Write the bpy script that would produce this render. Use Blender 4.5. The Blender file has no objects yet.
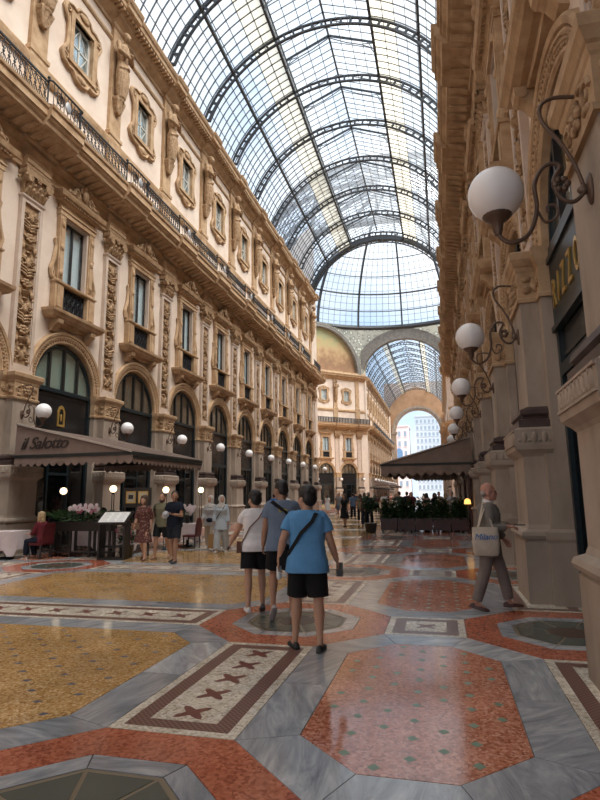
import bpy, bmesh, math, random
from mathutils import Matrix, Vector, Euler
random.seed(7)
PI = math.pi
sc = bpy.context.scene
COL = sc.collection

# ------------------------------------------------------------------ camera, sky, sun, exposure
cam_d = bpy.data.cameras.new('camera')
cam = bpy.data.objects.new('camera', cam_d)
COL.objects.link(cam)
cam_d.sensor_fit = 'VERTICAL'
cam_d.sensor_height = 36.0
cam_d.lens = 553.1 * 36.0 / 800.0
cam_d.clip_start = 0.05
cam_d.clip_end = 2000
cam.matrix_world = (Matrix.Translation((0, 0, 1.65)) @ Matrix.Rotation(0.2461, 4, 'Z')
                    @ Matrix.Rotation(PI / 2 + 0.1704, 4, 'X') @ Matrix.Rotation(-0.0126, 4, 'Z'))
sc.camera = cam
sc.view_settings.view_transform = 'Standard'
sc.view_settings.look = 'None'
sc.view_settings.gamma = 1.0
sc.view_settings.use_curve_mapping = False
sc.view_settings.exposure = 0.28

world = bpy.data.worlds.new('sky')
sc.world = world
world.use_nodes = True
wn = world.node_tree
wn.nodes.clear()
w_out = wn.nodes.new('ShaderNodeOutputWorld')
w_bg = wn.nodes.new('ShaderNodeBackground')
w_tc = wn.nodes.new('ShaderNodeTexCoord')
w_no = wn.nodes.new('ShaderNodeTexNoise')
w_no.inputs['Scale'].default_value = 3.2
w_no.inputs['Detail'].default_value = 5
w_ra = wn.nodes.new('ShaderNodeValToRGB')
w_ra.color_ramp.elements[0].position = 0.38
w_ra.color_ramp.elements[0].color = (0.50, 0.70, 0.95, 1)
w_ra.color_ramp.elements[1].position = 0.62
w_ra.color_ramp.elements[1].color = (1.0, 1.0, 1.0, 1)
wn.links.new(w_tc.outputs['Generated'], w_no.inputs['Vector'])
wn.links.new(w_no.outputs['Fac'], w_ra.inputs['Fac'])
wn.links.new(w_ra.outputs['Color'], w_bg.inputs['Color'])
w_bg.inputs['Strength'].default_value = 1.08
wn.links.new(w_bg.outputs['Background'], w_out.inputs['Surface'])

sun_d = bpy.data.lights.new('sun', 'SUN')
sun_d.energy = 10.0
sun_d.angle = math.radians(50)
sun_d.color = (1.0, 0.95, 0.88)
sun = bpy.data.objects.new('sun', sun_d)
COL.objects.link(sun)
# light comes from high above, from the right-hand side and from behind the viewer
sun.rotation_euler = Vector((-0.66, 0.16, -1.0)).to_track_quat('-Z', 'Y').to_euler()

# ------------------------------------------------------------------ helpers
class MB:
    def __init__(s):
        s.v = []; s.f = []
    def add(s, vs, fs):
        n = len(s.v); s.v.extend([tuple(p) for p in vs]); s.f.extend([tuple(i + n for i in q) for q in fs]); return s
    def box(s, x0, x1, y0, y1, z0, z1):
        return s.add([(x0,y0,z0),(x1,y0,z0),(x1,y1,z0),(x0,y1,z0),(x0,y0,z1),(x1,y0,z1),(x1,y1,z1),(x0,y1,z1)],
                     [(0,3,2,1),(4,5,6,7),(0,1,5,4),(1,2,6,5),(2,3,7,6),(3,0,4,7)])
    def prism(s, poly, a0, a1, axis='z', m=None):
        # poly ccw in the two remaining axes; axis z: (x,y); axis y: (x,z); axis x: (y,z)
        n = len(poly)
        def P(p, a):
            return (p[0], p[1], a) if axis == 'z' else ((p[0], a, p[1]) if axis == 'y' else (a, p[0], p[1]))
        vs = [P(p, a0) for p in poly] + [P(p, a1) for p in poly]
        fs = [tuple(range(n))[::-1], tuple(range(n, 2*n))] + [(i, (i+1) % n, n+(i+1) % n, n+i) for i in range(n)]
        return s.add(vs, fs)
    def band(s, outer, inner, a0, a1, axis='z'):
        n = len(outer)
        def P(p, a):
            return (p[0], p[1], a) if axis == 'z' else ((p[0], a, p[1]) if axis == 'y' else (a, p[0], p[1]))
        vs = [P(p,a0) for p in outer]+[P(p,a0) for p in inner]+[P(p,a1) for p in outer]+[P(p,a1) for p in inner]
        fs = []
        for i in range(n):
            j = (i+1) % n
            fs += [(2*n+i,2*n+j,3*n+j,3*n+i),(i,n+i,n+j,j),(i,j,2*n+j,2*n+i),(n+i,3*n+i,3*n+j,n+j)]
        return s.add(vs, fs)
    def stack(s, prof, yb=-0.6, x=0.0):
        # rectangles lofted along z: (z, y_front, half_x)
        vs = []; fs = []
        for z, y, h in prof:
            vs += [(x-h,yb,z),(x+h,yb,z),(x+h,y,z),(x-h,y,z)]
        n = len(prof)
        fs.append((0,3,2,1)); fs.append(tuple(4*(n-1)+i for i in range(4)))
        for k in range(n-1):
            for i in range(4):
                j = (i+1) % 4
                fs.append((4*k+i,4*k+j,4*k+4+j,4*k+4+i))
        return s.add(vs, fs)
    def hex(s, prof, x0, x1):
        # moulding: profile of (y,z), run along x
        return s.prism(prof, x0, x1, 'x')
    def rev(s, prof, cx, cz, a0=0.0, a1=PI, n=28):
        # profile of (r,y), turned about the y axis at (cx,cz)
        vs = []; fs = []; m = len(prof)
        for i in range(n+1):
            a = a0+(a1-a0)*i/n
            for r, y in prof: vs.append((cx+r*math.cos(a), y, cz+r*math.sin(a)))
        for i in range(n):
            for j in range(m-1):
                fs.append((i*m+j, i*m+j+1, (i+1)*m+j+1, (i+1)*m+j))
        return s.add(vs, fs)
    def lathe(s, prof, c=(0,0,0), n=16, cap=True):
        vs = []; fs = []; m = len(prof)
        for i in range(n):
            a = 2*PI*i/n
            for r, z in prof: vs.append((c[0]+r*math.cos(a), c[1]+r*math.sin(a), c[2]+z))
        for i in range(n):
            k = (i+1) % n
            for j in range(m-1):
                fs.append((i*m+j, k*m+j, k*m+j+1, i*m+j+1))
        if cap:
            if prof[0][0] > 1e-6: fs.append(tuple(i*m for i in range(n))[::-1])
            if prof[-1][0] > 1e-6: fs.append(tuple(i*m+m-1 for i in range(n)))
        return s.add(vs, fs)
    def ell(s, c, r, nu=12, nv=8, M=None):
        if not hasattr(r, '__len__'): r = (r, r, r)
        vs = []; fs = []
        for j in range(1, nv):
            t = PI*j/nv
            for i in range(nu):
                a = 2*PI*i/nu
                vs.append(Vector((r[0]*math.sin(t)*math.cos(a), r[1]*math.sin(t)*math.sin(a), r[2]*math.cos(t))))
        top = len(vs); vs.append(Vector((0,0,r[2]))); vs.append(Vector((0,0,-r[2])))
        for j in range(nv-2):
            for i in range(nu):
                k = (i+1) % nu
                fs.append((j*nu+i, (j+1)*nu+i, (j+1)*nu+k, j*nu+k))
        for i in range(nu):
            k = (i+1) % nu
            fs.append((top, i, k)); fs.append((top+1, (nv-2)*nu+k, (nv-2)*nu+i))
        c = Vector(c)
        return s.add([(M @ p if M is not None else p)+c for p in vs], fs)
    def tube(s, path, rad, n=8, cap=True, flat=None):
        path = [Vector(p) for p in path]
        m = len(path)
        if not hasattr(rad, '__len__'): rad = [rad]*m
        vs = []; fs = []; prev = None
        for i, p in enumerate(path):
            t = (path[min(i+1, m-1)]-path[max(i-1, 0)])
            if t.length < 1e-9: t = Vector((0,0,1))
            t.normalize()
            if prev is None:
                u = t.orthogonal().normalized()
            else:
                u = prev-t*prev.dot(t)
                u = u.normalized() if u.length > 1e-6 else t.orthogonal().normalized()
            prev = u; w = t.cross(u)
            for k in range(n):
                a = 2*PI*k/n
                vs.append(p+(u*math.cos(a)+w*math.sin(a))*rad[i])
        for i in range(m-1):
            for k in range(n):
                q = (k+1) % n
                fs.append((i*n+k, i*n+q, (i+1)*n+q, (i+1)*n+k))
        if cap:
            fs.append(tuple(range(n))[::-1]); fs.append(tuple((m-1)*n+k for k in range(n)))
        return s.add(vs, fs)
    def bar(s, p, q, w, h):
        p = Vector(p); q = Vector(q); t = (q-p).normalized()
        up = Vector((0,0,1)) if abs(t.z) < 0.95 else Vector((0,1,0))
        a = t.cross(up).normalized()*w/2; b = a.cross(t).normalized()*h/2
        vs = [p-a-b,p+a-b,p+a+b,p-a+b,q-a-b,q+a-b,q+a+b,q-a+b]
        return s.add(vs, [(0,3,2,1),(4,5,6,7),(0,1,5,4),(1,2,6,5),(2,3,7,6),(3,0,4,7)])
    def loft(s, rings, cap=True):
        n = len(rings[0]); vs = [p for r in rings for p in r]; fs = []
        for i in range(len(rings)-1):
            for k in range(n):
                q = (k+1) % n
                fs.append((i*n+k, i*n+q, (i+1)*n+q, (i+1)*n+k))
        if cap:
            fs.append(tuple(range(n))[::-1]); fs.append(tuple((len(rings)-1)*n+k for k in range(n)))
        return s.add(vs, fs)
    def merge(s, o, M=None):
        return s.add([(M @ Vector(p)) if M is not None else p for p in o.v], o.f)
    def mesh(s, name, mat=None, smooth=None, fix=True):
        me = bpy.data.meshes.new(name)
        me.from_pydata(s.v, [], s.f)
        if fix:
            bm = bmesh.new(); bm.from_mesh(me); bmesh.ops.recalc_face_normals(bm, faces=bm.faces); bm.to_mesh(me); bm.free()
        if smooth is not None:
            me.polygons.foreach_set('use_smooth', [True]*len(me.polygons))
            if smooth < 180: me.set_sharp_from_angle(angle=math.radians(smooth))
        if mat is not None:
            for m_ in (mat if isinstance(mat, (list, tuple)) else [mat]): me.materials.append(m_)
        return me

def link(name, me, parent=None, M=None, mat=None, **props):
    o = bpy.data.objects.new(name, me)
    COL.objects.link(o)
    if parent is not None: o.parent = parent
    if M is not None: o.matrix_local = M
    if mat is not None and me is not None:
        o.material_slots[0].link = 'OBJECT'; o.material_slots[0].material = mat
    for k, v in props.items(): o[k] = v
    return o
def empty(name, M=None, parent=None, **props):
    o = link(name, None, parent, M, **props)
    o.empty_display_size = 0.2
    return o
def thing(name, label, cat, M=None, group=None, me=None):
    o = link(name, me, None, M)
    o['label'] = label; o['category'] = cat
    if group: o['group'] = group
    return o
def copy_tree(o, M=None, parent=None):
    c = o.copy(); COL.objects.link(c)
    c.parent = parent
    if M is not None: c.matrix_local = M
    for ch in list(o.children): copy_tree(ch, None, c)
    return c
def TR(x, y, z=0, rz=0.0):
    return Matrix.Translation((x, y, z)) @ Matrix.Rotation(rz, 4, 'Z')
ORD = ['first','second','third','fourth','fifth','sixth','seventh','eighth','ninth','tenth','eleventh','twelfth','thirteenth','fourteenth','fifteenth','sixteenth','seventeenth','eighteenth','nineteenth','twentieth']

# ------------------------------------------------------------------ materials
MATS = {}
def nt(name):
    m = bpy.data.materials.new(name); m.use_nodes = True
    t = m.node_tree; b = t.nodes['Principled BSDF']
    MATS[name] = m
    return m, t, b
def ramp(t, stops):
    r = t.nodes.new('ShaderNodeValToRGB'); cr = r.color_ramp
    while len(cr.elements) < len(stops): cr.elements.new(0.5)
    for e, (p, c) in zip(cr.elements, stops):
        e.position = p; e.color = (c[0], c[1], c[2], 1)
    return r
def wpos(t, scale=(1,1,1)):
    g = t.nodes.new('ShaderNodeNewGeometry')
    mp = t.nodes.new('ShaderNodeMapping'); mp.inputs['Scale'].default_value = scale
    t.links.new(g.outputs['Position'], mp.inputs['Vector'])
    return mp.outputs['Vector']
def plain(name, c, rough=0.6, metal=0.0, spec=0.5, emit=0.0):
    m, t, b = nt(name)
    b.inputs['Base Color'].default_value = (c[0], c[1], c[2], 1)
    b.inputs['Roughness'].default_value = rough; b.inputs['Metallic'].default_value = metal
    b.inputs['Specular IOR Level'].default_value = spec
    if emit:
        b.inputs['Emission Color'].default_value = (c[0], c[1], c[2], 1); b.inputs['Emission Strength'].default_value = emit
    return m
def stone(name, c0, c1, c2=None, scale=2.0, rough=0.75, bump=0.25, bscale=30, detail=6, aniso=(1,1,1), spec=0.3):
    m, t, b = nt(name)
    v = wpos(t, aniso)
    n = t.nodes.new('ShaderNodeTexNoise'); n.inputs['Scale'].default_value = scale; n.inputs['Detail'].default_value = detail
    n.inputs['Roughness'].default_value = 0.62
    t.links.new(v, n.inputs['Vector'])
    st = [(0.3, c0), (0.7, c1)] if c2 is None else [(0.28, c0), (0.5, c1), (0.72, c2)]
    r = ramp(t, st); t.links.new(n.outputs['Fac'], r.inputs['Fac'])
    t.links.new(r.outputs['Color'], b.inputs['Base Color'])
    b.inputs['Roughness'].default_value = rough; b.inputs['Specular IOR Level'].default_value = spec
    if bump:
        n2 = t.nodes.new('ShaderNodeTexNoise'); n2.inputs['Scale'].default_value = bscale; n2.inputs['Detail'].default_value = 4
        t.links.new(v, n2.inputs['Vector'])
        bp = t.nodes.new('ShaderNodeBump'); bp.inputs['Strength'].default_value = bump; bp.inputs['Distance'].default_value = 0.02
        t.links.new(n2.outputs['Fac'], bp.inputs['Height']); t.links.new(bp.outputs['Normal'], b.inputs['Normal'])
    return m
def terrazzo(name, cols, scale=38, rough=0.22, bump=0.02, blend=0.35):
    # chips of marble of many tints, polished
    m, t, b = nt(name)
    v = wpos(t)
    vo = t.nodes.new('ShaderNodeTexVoronoi'); vo.inputs['Scale'].default_value = scale
    t.links.new(v, vo.inputs['Vector'])
    sep = t.nodes.new('ShaderNodeSeparateColor'); t.links.new(vo.outputs['Color'], sep.inputs['Color'])
    k = len(cols); r = ramp(t, [((i+0.5)/k, c) for i, c in enumerate(cols)])
    t.links.new(sep.outputs['Red'], r.inputs['Fac'])
    n = t.nodes.new('ShaderNodeTexNoise'); n.inputs['Scale'].default_value = 1.6; n.inputs['Detail'].default_value = 4
    t.links.new(v, n.inputs['Vector'])
    r2 = ramp(t, [(0.3, (0.78,0.78,0.78)), (0.7, (1.08,1.08,1.08))]); t.links.new(n.outputs['Fac'], r2.inputs['Fac'])
    mx = t.nodes.new('ShaderNodeMix'); mx.data_type = 'RGBA'; mx.blend_type = 'MULTIPLY'; mx.inputs['Factor'].default_value = 1
    t.links.new(r.outputs['Color'], mx.inputs['A']); t.links.new(r2.outputs['Color'], mx.inputs['B'])
    t.links.new(mx.outputs['Result'], b.inputs['Base Color'])
    r3 = ramp(t, [(0.3, (rough*0.8,)*3), (0.7, (rough*1.3,)*3)]); t.links.new(n.outputs['Fac'], r3.inputs['Fac'])
    t.links.new(r3.outputs['Color'], b.inputs['Roughness'])
    b.inputs['Specular IOR Level'].default_value = 0.5
    return m
def marble(name, c0, c1, c2, ang=0.6, rough=0.2):
    m, t, b = nt(name)
    g = t.nodes.new('ShaderNodeTexCoord')
    oi = t.nodes.new('ShaderNodeObjectInfo')
    mp = t.nodes.new('ShaderNodeMapping'); mp.inputs['Scale'].default_value = (0.55, 2.6, 1.0); mp.inputs['Rotation'].default_value = (0,0,ang)
    ad = t.nodes.new('ShaderNodeVectorMath'); ad.operation = 'ADD'
    sl = t.nodes.new('ShaderNodeVectorMath'); sl.operation = 'SCALE'; sl.inputs['Scale'].default_value = 40
    cb = t.nodes.new('ShaderNodeCombineXYZ')
    t.links.new(oi.outputs['Random'], cb.inputs['X']); t.links.new(oi.outputs['Random'], cb.inputs['Z'])
    t.links.new(cb.outputs['Vector'], sl.inputs[0])
    gp = t.nodes.new('ShaderNodeNewGeometry')
    vr = t.nodes.new('ShaderNodeVectorRotate'); vr.rotation_type = 'Z_AXIS'
    ma = t.nodes.new('ShaderNodeMath'); ma.operation = 'MULTIPLY'; ma.inputs[1].default_value = 37.0
    t.links.new(oi.outputs['Random'], ma.inputs[0]); t.links.new(ma.outputs[0], vr.inputs['Angle'])
    t.links.new(gp.outputs['Position'], vr.inputs['Vector']); t.links.new(vr.outputs['Vector'], mp.inputs['Vector'])
    t.links.new(mp.outputs['Vector'], ad.inputs[0]); t.links.new(sl.outputs['Vector'], ad.inputs[1])
    n = t.nodes.new('ShaderNodeTexNoise'); n.inputs['Scale'].default_value = 2.4; n.inputs['Detail'].default_value = 8
    n.inputs['Roughness'].default_value = 0.68; n.inputs['Distortion'].default_value = 1.3
    t.links.new(ad.outputs['Vector'], n.inputs['Vector'])
    r = ramp(t, [(0.34, c0), (0.52, c1), (0.72, c2)]); t.links.new(n.outputs['Fac'], r.inputs['Fac'])
    mx = t.nodes.new('ShaderNodeMix'); mx.data_type = 'RGBA'; mx.blend_type = 'MULTIPLY'; mx.inputs['Factor'].default_value = 1
    rr = ramp(t, [(0, (0.72,0.73,0.76)), (1, (1.15,1.15,1.13))]); t.links.new(oi.outputs['Random'], rr.inputs['Fac'])
    t.links.new(r.outputs['Color'], mx.inputs['A']); t.links.new(rr.outputs['Color'], mx.inputs['B'])
    t.links.new(mx.outputs['Result'], b.inputs['Base Color'])
    b.inputs['Roughness'].default_value = rough
    return m
def checker(name, c0, c1, scale, rough=0.3):
    m, t, b = nt(name)
    v = wpos(t)
    ch = t.nodes.new('ShaderNodeTexChecker'); ch.inputs['Scale'].default_value = scale
    ch.inputs['Color1'].default_value = (*c0, 1); ch.inputs['Color2'].default_value = (*c1, 1)
    t.links.new(v, ch.inputs['Vector']); t.links.new(ch.outputs['Color'], b.inputs['Base Color'])
    b.inputs['Roughness'].default_value = rough
    return m
def glassy(name, tint, transp, gloss=0.12, body=None, rough=0.05):
    # thin pane: clear share, a milky share that scatters daylight, and a mirror share
    m = bpy.data.materials.new(name); m.use_nodes = True; t = m.node_tree; t.nodes.clear(); MATS[name] = m
    o = t.nodes.new('ShaderNodeOutputMaterial')
    tr = t.nodes.new('ShaderNodeBsdfTransparent'); tr.inputs['Color'].default_value = (*tint, 1)
    bd = t.nodes.new('ShaderNodeBsdfTranslucent'); bd.inputs['Color'].default_value = (*(body or tint), 1)
    gl = t.nodes.new('ShaderNodeBsdfGlossy'); gl.inputs['Roughness'].default_value = rough
    gl.inputs['Color'].default_value = (0.9, 0.9, 0.9, 1)
    m1 = t.nodes.new('ShaderNodeMixShader'); m1.inputs['Fac'].default_value = transp
    t.links.new(bd.outputs[0], m1.inputs[1]); t.links.new(tr.outputs[0], m1.inputs[2])
    m2 = t.nodes.new('ShaderNodeMixShader'); m2.inputs['Fac'].default_value = gloss
    t.links.new(m1.outputs[0], m2.inputs[1]); t.links.new(gl.outputs[0], m2.inputs[2])
    t.links.new(m2.outputs[0], o.inputs['Surface'])
    return m

plaster = stone('cream_plaster', (0.61,0.49,0.40), (0.72,0.615,0.525), scale=0.9, bump=0.08, bscale=60, rough=0.8)
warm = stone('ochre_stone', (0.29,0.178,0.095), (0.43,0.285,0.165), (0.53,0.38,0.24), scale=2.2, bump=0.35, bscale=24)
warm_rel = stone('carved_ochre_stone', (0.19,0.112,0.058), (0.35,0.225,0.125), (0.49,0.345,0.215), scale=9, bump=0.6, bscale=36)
greige = stone('greige_stone', (0.25,0.195,0.155), (0.37,0.30,0.24), (0.44,0.36,0.295), scale=1.3, bump=0.12, bscale=50, aniso=(1,1,0.45))
mauve = stone('mauve_frame_stone', (0.46,0.36,0.29), (0.58,0.47,0.39), scale=1.7, bump=0.12, bscale=50)
dark_mould = stone('dark_porphyry', (0.050,0.034,0.030), (0.095,0.062,0.054), scale=4, bump=0.1, rough=0.45)
iron = plain('painted_iron', (0.016,0.018,0.022), 0.5, 0.2)
steel = plain('grey_painted_steel', (0.10,0.115,0.13), 0.55, 0.2)
steel_dk = plain('dark_painted_steel', (0.045,0.052,0.060), 0.55, 0.2)
bronze = plain('brown_bronze', (0.115,0.070,0.048), 0.45, 0.35)
pane_m = glassy('roof_glass', (0.94,0.97,1.0), 0.84, 0.05, body=(0.80,0.86,0.92))
pane_cream = glassy('cream_roof_glass', (0.80,0.76,0.66), 0.55, 0.04, body=(0.66,0.61,0.50))
win_m = glassy('window_glass', (0.90,0.95,0.97), 0.90, 0.16)
shop_glass = glassy('dark_shop_glass', (0.30,0.34,0.36), 0.85, 0.14, rough=0.03)
fan_glass = glassy('fanlight_glass', (0.86,0.90,0.88), 0.88, 0.16, rough=0.04)
curtain_m = plain('white_curtain', (0.80,0.85,0.86), 0.9)
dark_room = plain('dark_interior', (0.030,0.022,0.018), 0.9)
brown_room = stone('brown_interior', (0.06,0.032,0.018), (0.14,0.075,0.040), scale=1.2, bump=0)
dark_green = plain('dark_green_paint', (0.010,0.018,0.022), 0.35)
black_wood = plain('black_wood', (0.015,0.012,0.011), 0.4)
globe_m = plain('opal_globe', (0.88,0.86,0.86), 0.25)
gold = plain('gilding', (0.62,0.40,0.12), 0.35, 0.7)

orange_t = terrazzo('orange_terrazzo', [(0.36,0.11,0.055),(0.55,0.20,0.115),(0.63,0.25,0.15),(0.74,0.38,0.27),(0.50,0.17,0.095)], 46, 0.11)
red_t = terrazzo('red_orange_terrazzo', [(0.33,0.075,0.038),(0.53,0.155,0.08),(0.62,0.20,0.115),(0.46,0.12,0.062)], 42, 0.15)
yellow_t = terrazzo('yellow_terrazzo', [(0.38,0.19,0.055),(0.60,0.345,0.12),(0.66,0.39,0.15),(0.80,0.57,0.30),(0.52,0.28,0.09)], 50, 0.13)
grey_marb = marble('grey_marble', (0.25,0.265,0.29), (0.42,0.435,0.46), (0.66,0.665,0.675), 0.6, 0.13)
cream_mos = terrazzo('cream_mosaic', [(0.52,0.44,0.33),(0.80,0.72,0.59),(0.72,0.64,0.51),(0.88,0.82,0.72)], 46, 0.25)
brown_mos = checker('brown_checker_mosaic', (0.105,0.040,0.034), (0.26,0.145,0.115), 42)
star_mos = plain('maroon_mosaic', (0.17,0.050,0.040), 0.3)
blue_mos = plain('slate_blue_mosaic', (0.10,0.105,0.15), 0.3)
green_mos = plain('green_mosaic', (0.16,0.25,0.16), 0.3)
mortar = stone('mortar', (0.16,0.14,0.125), (0.25,0.225,0.20), scale=3, bump=0)
glass_floor = plain('thick_glass_floor', (0.085,0.10,0.085), 0.25)
brass = plain('worn_brass', (0.27,0.22,0.15), 0.45, 0.4)
# ================================================================== the setting
XC = -5.68          # centre line of the arcade
P = 4.833           # one bay
Y0 = 5.11           # a pier centre
W0 = 7.5            # wall plane from the centre line
Y_END = 60.0        # near arm ends at the octagon
Y_FAR = 104.0       # far arm begins
Y_OUT = 158.0       # end wall of the far arm

# ------------------------------------------------------------------ floor
floor = link('floor', MB().box(-70, 60, -14, 260, -0.30, -0.012).mesh('floor', mortar), kind='structure')
NA = 1.2            # node octagon apothem
NS = NA*math.tan(PI/8)
def octo(a):
    s = a*math.tan(PI/8)
    return [(a,-s),(a,s),(s,a),(-s,a),(-a,s),(-a,-s),(-s,-a),(s,-a)]
G = 0.004
TOP = 0.0
def tile(name, poly, mat, top=TOP, parent=None, M=None, cache={}):
    key = (name, tuple((round(a,4), round(b,4)) for a, b in poly), mat.name, top)
    if key not in cache:
        cache[key] = MB().prism(poly, -0.05, top).mesh(name, mat)
    return link(name, cache[key], parent or floor, M)
def rect(hx, hy, ox=0, oy=0):
    return [(ox-hx,oy-hy),(ox+hx,oy-hy),(ox+hx,oy+hy),(ox-hx,oy+hy)]
STAR = []
for i in range(4):
    a = PI/4+i*PI/2
    STAR += [(0.135*math.cos(a-0.20), 0.135*math.sin(a-0.20)), (0.165*math.cos(a), 0.165*math.sin(a)), (0.135*math.cos(a+0.20), 0.135*math.sin(a+0.20)), (0.058*math.cos(a+PI/4), 0.058*math.sin(a+PI/4))]
star_me = MB().prism(STAR, -0.01, TOP+0.0006).mesh('star', star_mos)
def band_mesh(name, ho, hi, mat):
    return MB().band(rect(*ho), rect(*hi), -0.05, TOP).mesh(name, mat)
def mosaic_panel(hx, hy, M, stars, cache={}):
    key = (round(hx,3), round(hy,3))
    if key not in cache:
        b1, b2 = 0.085, 0.225
        cache[key] = (band_mesh('cream_border', (hx-G, hy-G), (hx-b1, hy-b1), cream_mos),
                      band_mesh('checker_border', (hx-b1-0.002, hy-b1-0.002), (hx-b2, hy-b2), brown_mos),
                      MB().prism(rect(hx-b2-0.002, hy-b2-0.002), -0.05, TOP).mesh('mosaic_panel', cream_mos))
    a, b, c = cache[key]
    f = link('mosaic_panel', c, floor, M)
    link('cream_border', a, f); link('checker_border', b, f)
    for (x, y) in stars: link('star', star_me, f, Matrix.Translation((x, y, 0)))
def cell(cx, cy, ox, oy, ix, iy, ch, mat, inlay, near):
    """an elongated octagon of terrazzo inside a frame of eight grey marble slabs"""
    M = Matrix.Translation((cx, cy, 0))
    cho_x = 0.703
    O = [(ox,-oy+0.703),(ox,oy-0.703),(ox-0.703,oy),(-ox+0.703,oy),(-ox,oy-0.703),(-ox,-oy+0.703),(-ox+0.703,-oy),(ox-0.703,-oy)]
    I = [(ix,-iy+ch),(ix,iy-ch),(ix-ch,iy),(-ix+ch,iy),(-ix,iy-ch),(-ix,-iy+ch),(-ix+ch,-iy),(ix-ch,-iy)]
    t = tile('terrazzo_panel', [(x*(1-G/ix), y*(1-G/iy)) for x, y in I], mat, TOP, None, M)
    for i in range(8):
        j = (i+1) % 8
        q = [O[i], O[j], I[j], I[i]]
        mx = sum(p[0] for p in q)/4; my = sum(p[1] for p in q)/4
        longest = max(abs(O[j][0]-O[i][0]), abs(O[j][1]-O[i][1]))
        n = 1 if longest < 1.2 or not near else (2 if longest < 3.5 else 4)
        for k in range(n):
            a, b = k/n, (k+1)/n
            L = lambda p, r, u: (p[0]+(r[0]-p[0])*u, p[1]+(r[1]-p[1])*u)
            qq = [L(O[i],O[j],a), L(O[i],O[j],b), L(I[i],I[j],b), L(I[i],I[j],a)]
            cxx = sum(p[0] for p in qq)/4; cyy = sum(p[1] for p in qq)/4
            sh = [(p[0]-math.copysign(min(.003,abs(p[0]-cxx)),p[0]-cxx), p[1]-math.copysign(min(.003,abs(p[1]-cyy)),p[1]-cyy)) for p in qq]
            tile('marble_slab', sh, grey_marb, TOP, None, M)
    if inlay and near:
        sx, sy, kind = inlay
        d = MB(); small = []
        nx = int(ix/sx)+2; ny = int(iy/sy)+2
        for a in range(-nx*2, nx*2+1):
            for b in range(-ny*2, ny*2+1):
                if (a+b) % 2: continue
                x, y = a*sx/2, b*sy/2
                if abs(x) > ix-0.1 or abs(y) > iy-0.1 or abs(x)/1+abs(y) > ix+iy-ch-0.14: continue
                if kind == 'green' and (a*7+b*13+a*b*3) % 6 == 1: continue
                small.append((x, y))
        if kind == 'green':
            for (x, y) in small: link('inlay', inlay_g, t, Matrix.Translation((x, y, 0)))
        else:
            for (x, y) in small:
                d.prism([(x-0.045,y-0.012),(x+0.012,y-0.03),(x+0.045,y+0.012),(x-0.012,y+0.03)], -0.01, TOP+0.0006)
            link('inlays', d.mesh('inlays', blue_mos), t, None, kind='stuff')
inlay_g = MB().prism([(-0.042,0),(0,-0.046),(0.042,0),(0,0.046)], -0.01, TOP+0.0006).mesh('inlay', green_mos)
def node(cx, cy, near, glass=True):
    M = Matrix.Translation((cx, cy, 0))
    sh = lambda a: octo(a-G)
    r = link('terrazzo_ring', MB().band(sh(1.2), octo(0.805), -0.05, TOP).mesh('terrazzo_ring', red_t) if node.ring is None else node.ring, floor, M)
    node.ring = r.data
    if node.slab is None:
        o = octo(0.80); i = octo(0.63)
        node.slab = []
        for k in range(8):
            q = [o[k], o[(k+1)%8], i[(k+1)%8], i[k]]
            c = (sum(p[0] for p in q)/4, sum(p[1] for p in q)/4)
            node.slab.append(MB().prism([(c[0]+(p[0]-c[0])*0.985, c[1]+(p[1]-c[1])*0.985) for p in q], -0.05, TOP).mesh('marble_slab', grey_marb))
        node.plate = MB().prism(octo(0.625), -0.05, TOP-0.004).mesh('skylight', brass)
        i = octo(0.60); s_ = octo(0.25)
        node.pane = []
        for k in range(8):
            q = [i[k], i[(k+1)%8], s_[(k+1)%8], s_[k]]
            c = (sum(p[0] for p in q)/4, sum(p[1] for p in q)/4)
            node.pane.append(MB().prism([(c[0]+(p[0]-c[0])*0.90, c[1]+(p[1]-c[1])*0.93) for p in q], -0.05, TOP-0.001).mesh('floor_pane', glass_floor))
        node.hub = MB().prism(octo(0.24), -0.05, TOP).mesh('skylight_hub', bronze)
    if near:
        for s in node.slab: link('marble_slab', s, floor, M)
    else:
        if node.mring is None: node.mring = MB().band(octo(0.80), octo(0.63), -0.05, TOP).mesh('marble_ring', grey_marb)
        link('marble_ring', node.mring, floor, M)
    p = link('skylight', node.plate, floor, M)
    for q in node.pane: link('floor_pane', q, p)
    link('skylight_hub', node.hub, p)
node.ring = None; node.slab = None; node.mring = None
XA, XB = XC+3.714, XC-3.714
XR, XL = XC+7.07, XC-7.07
# the side cells: outer half width runs from one long panel to the next
def _cell_half(): return (7.07-3.714-2*0.497)/2
def floor_row(k):
    cy = Y0+k*P; ny = cy+P/2
    near = -1 <= k <= 2
    oy = P/2-NS
    hy = (P-2*NA)/2
    for x in (XA, XB, XR, XL):
        if k >= 9 and x in (XR, XL): continue
        node(x, ny, near and x in (XA, XR))
        n5 = [(0, -0.82+0.41*i) for i in range(5)] if k <= 3 and x in (XA, XB) else []
        mosaic_panel(0.497, hy, Matrix.Translation((x, cy, 0)), n5)
    for s in (1, -1):
        mosaic_panel((7.07-3.714)/2-NA, NS, Matrix.Translation((XC+s*5.392, ny, 0)), [(0, 0)] if k <= 3 else [])
    mosaic_panel(3.714-NA, NS, Matrix.Translation((XC, ny, 0)), [(-2.02+0.505*i, 0) for i in range(9)] if k <= 3 else [])
    cell(XC, cy, 3.714-0.497, oy, 2.80, 1.50, 0.42, yellow_t, (0.47, 0.44, 'blue'), k in (0, 1, 2))
    for s in (1, -1):
        cell(XC+s*5.392, cy, _cell_half(), oy, 0.765, 1.50, 0.46, orange_t, (0.42, 0.31, 'green'), s == 1 and k in (0, 1))
for k in range(-2, 11): floor_row(k)
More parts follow.
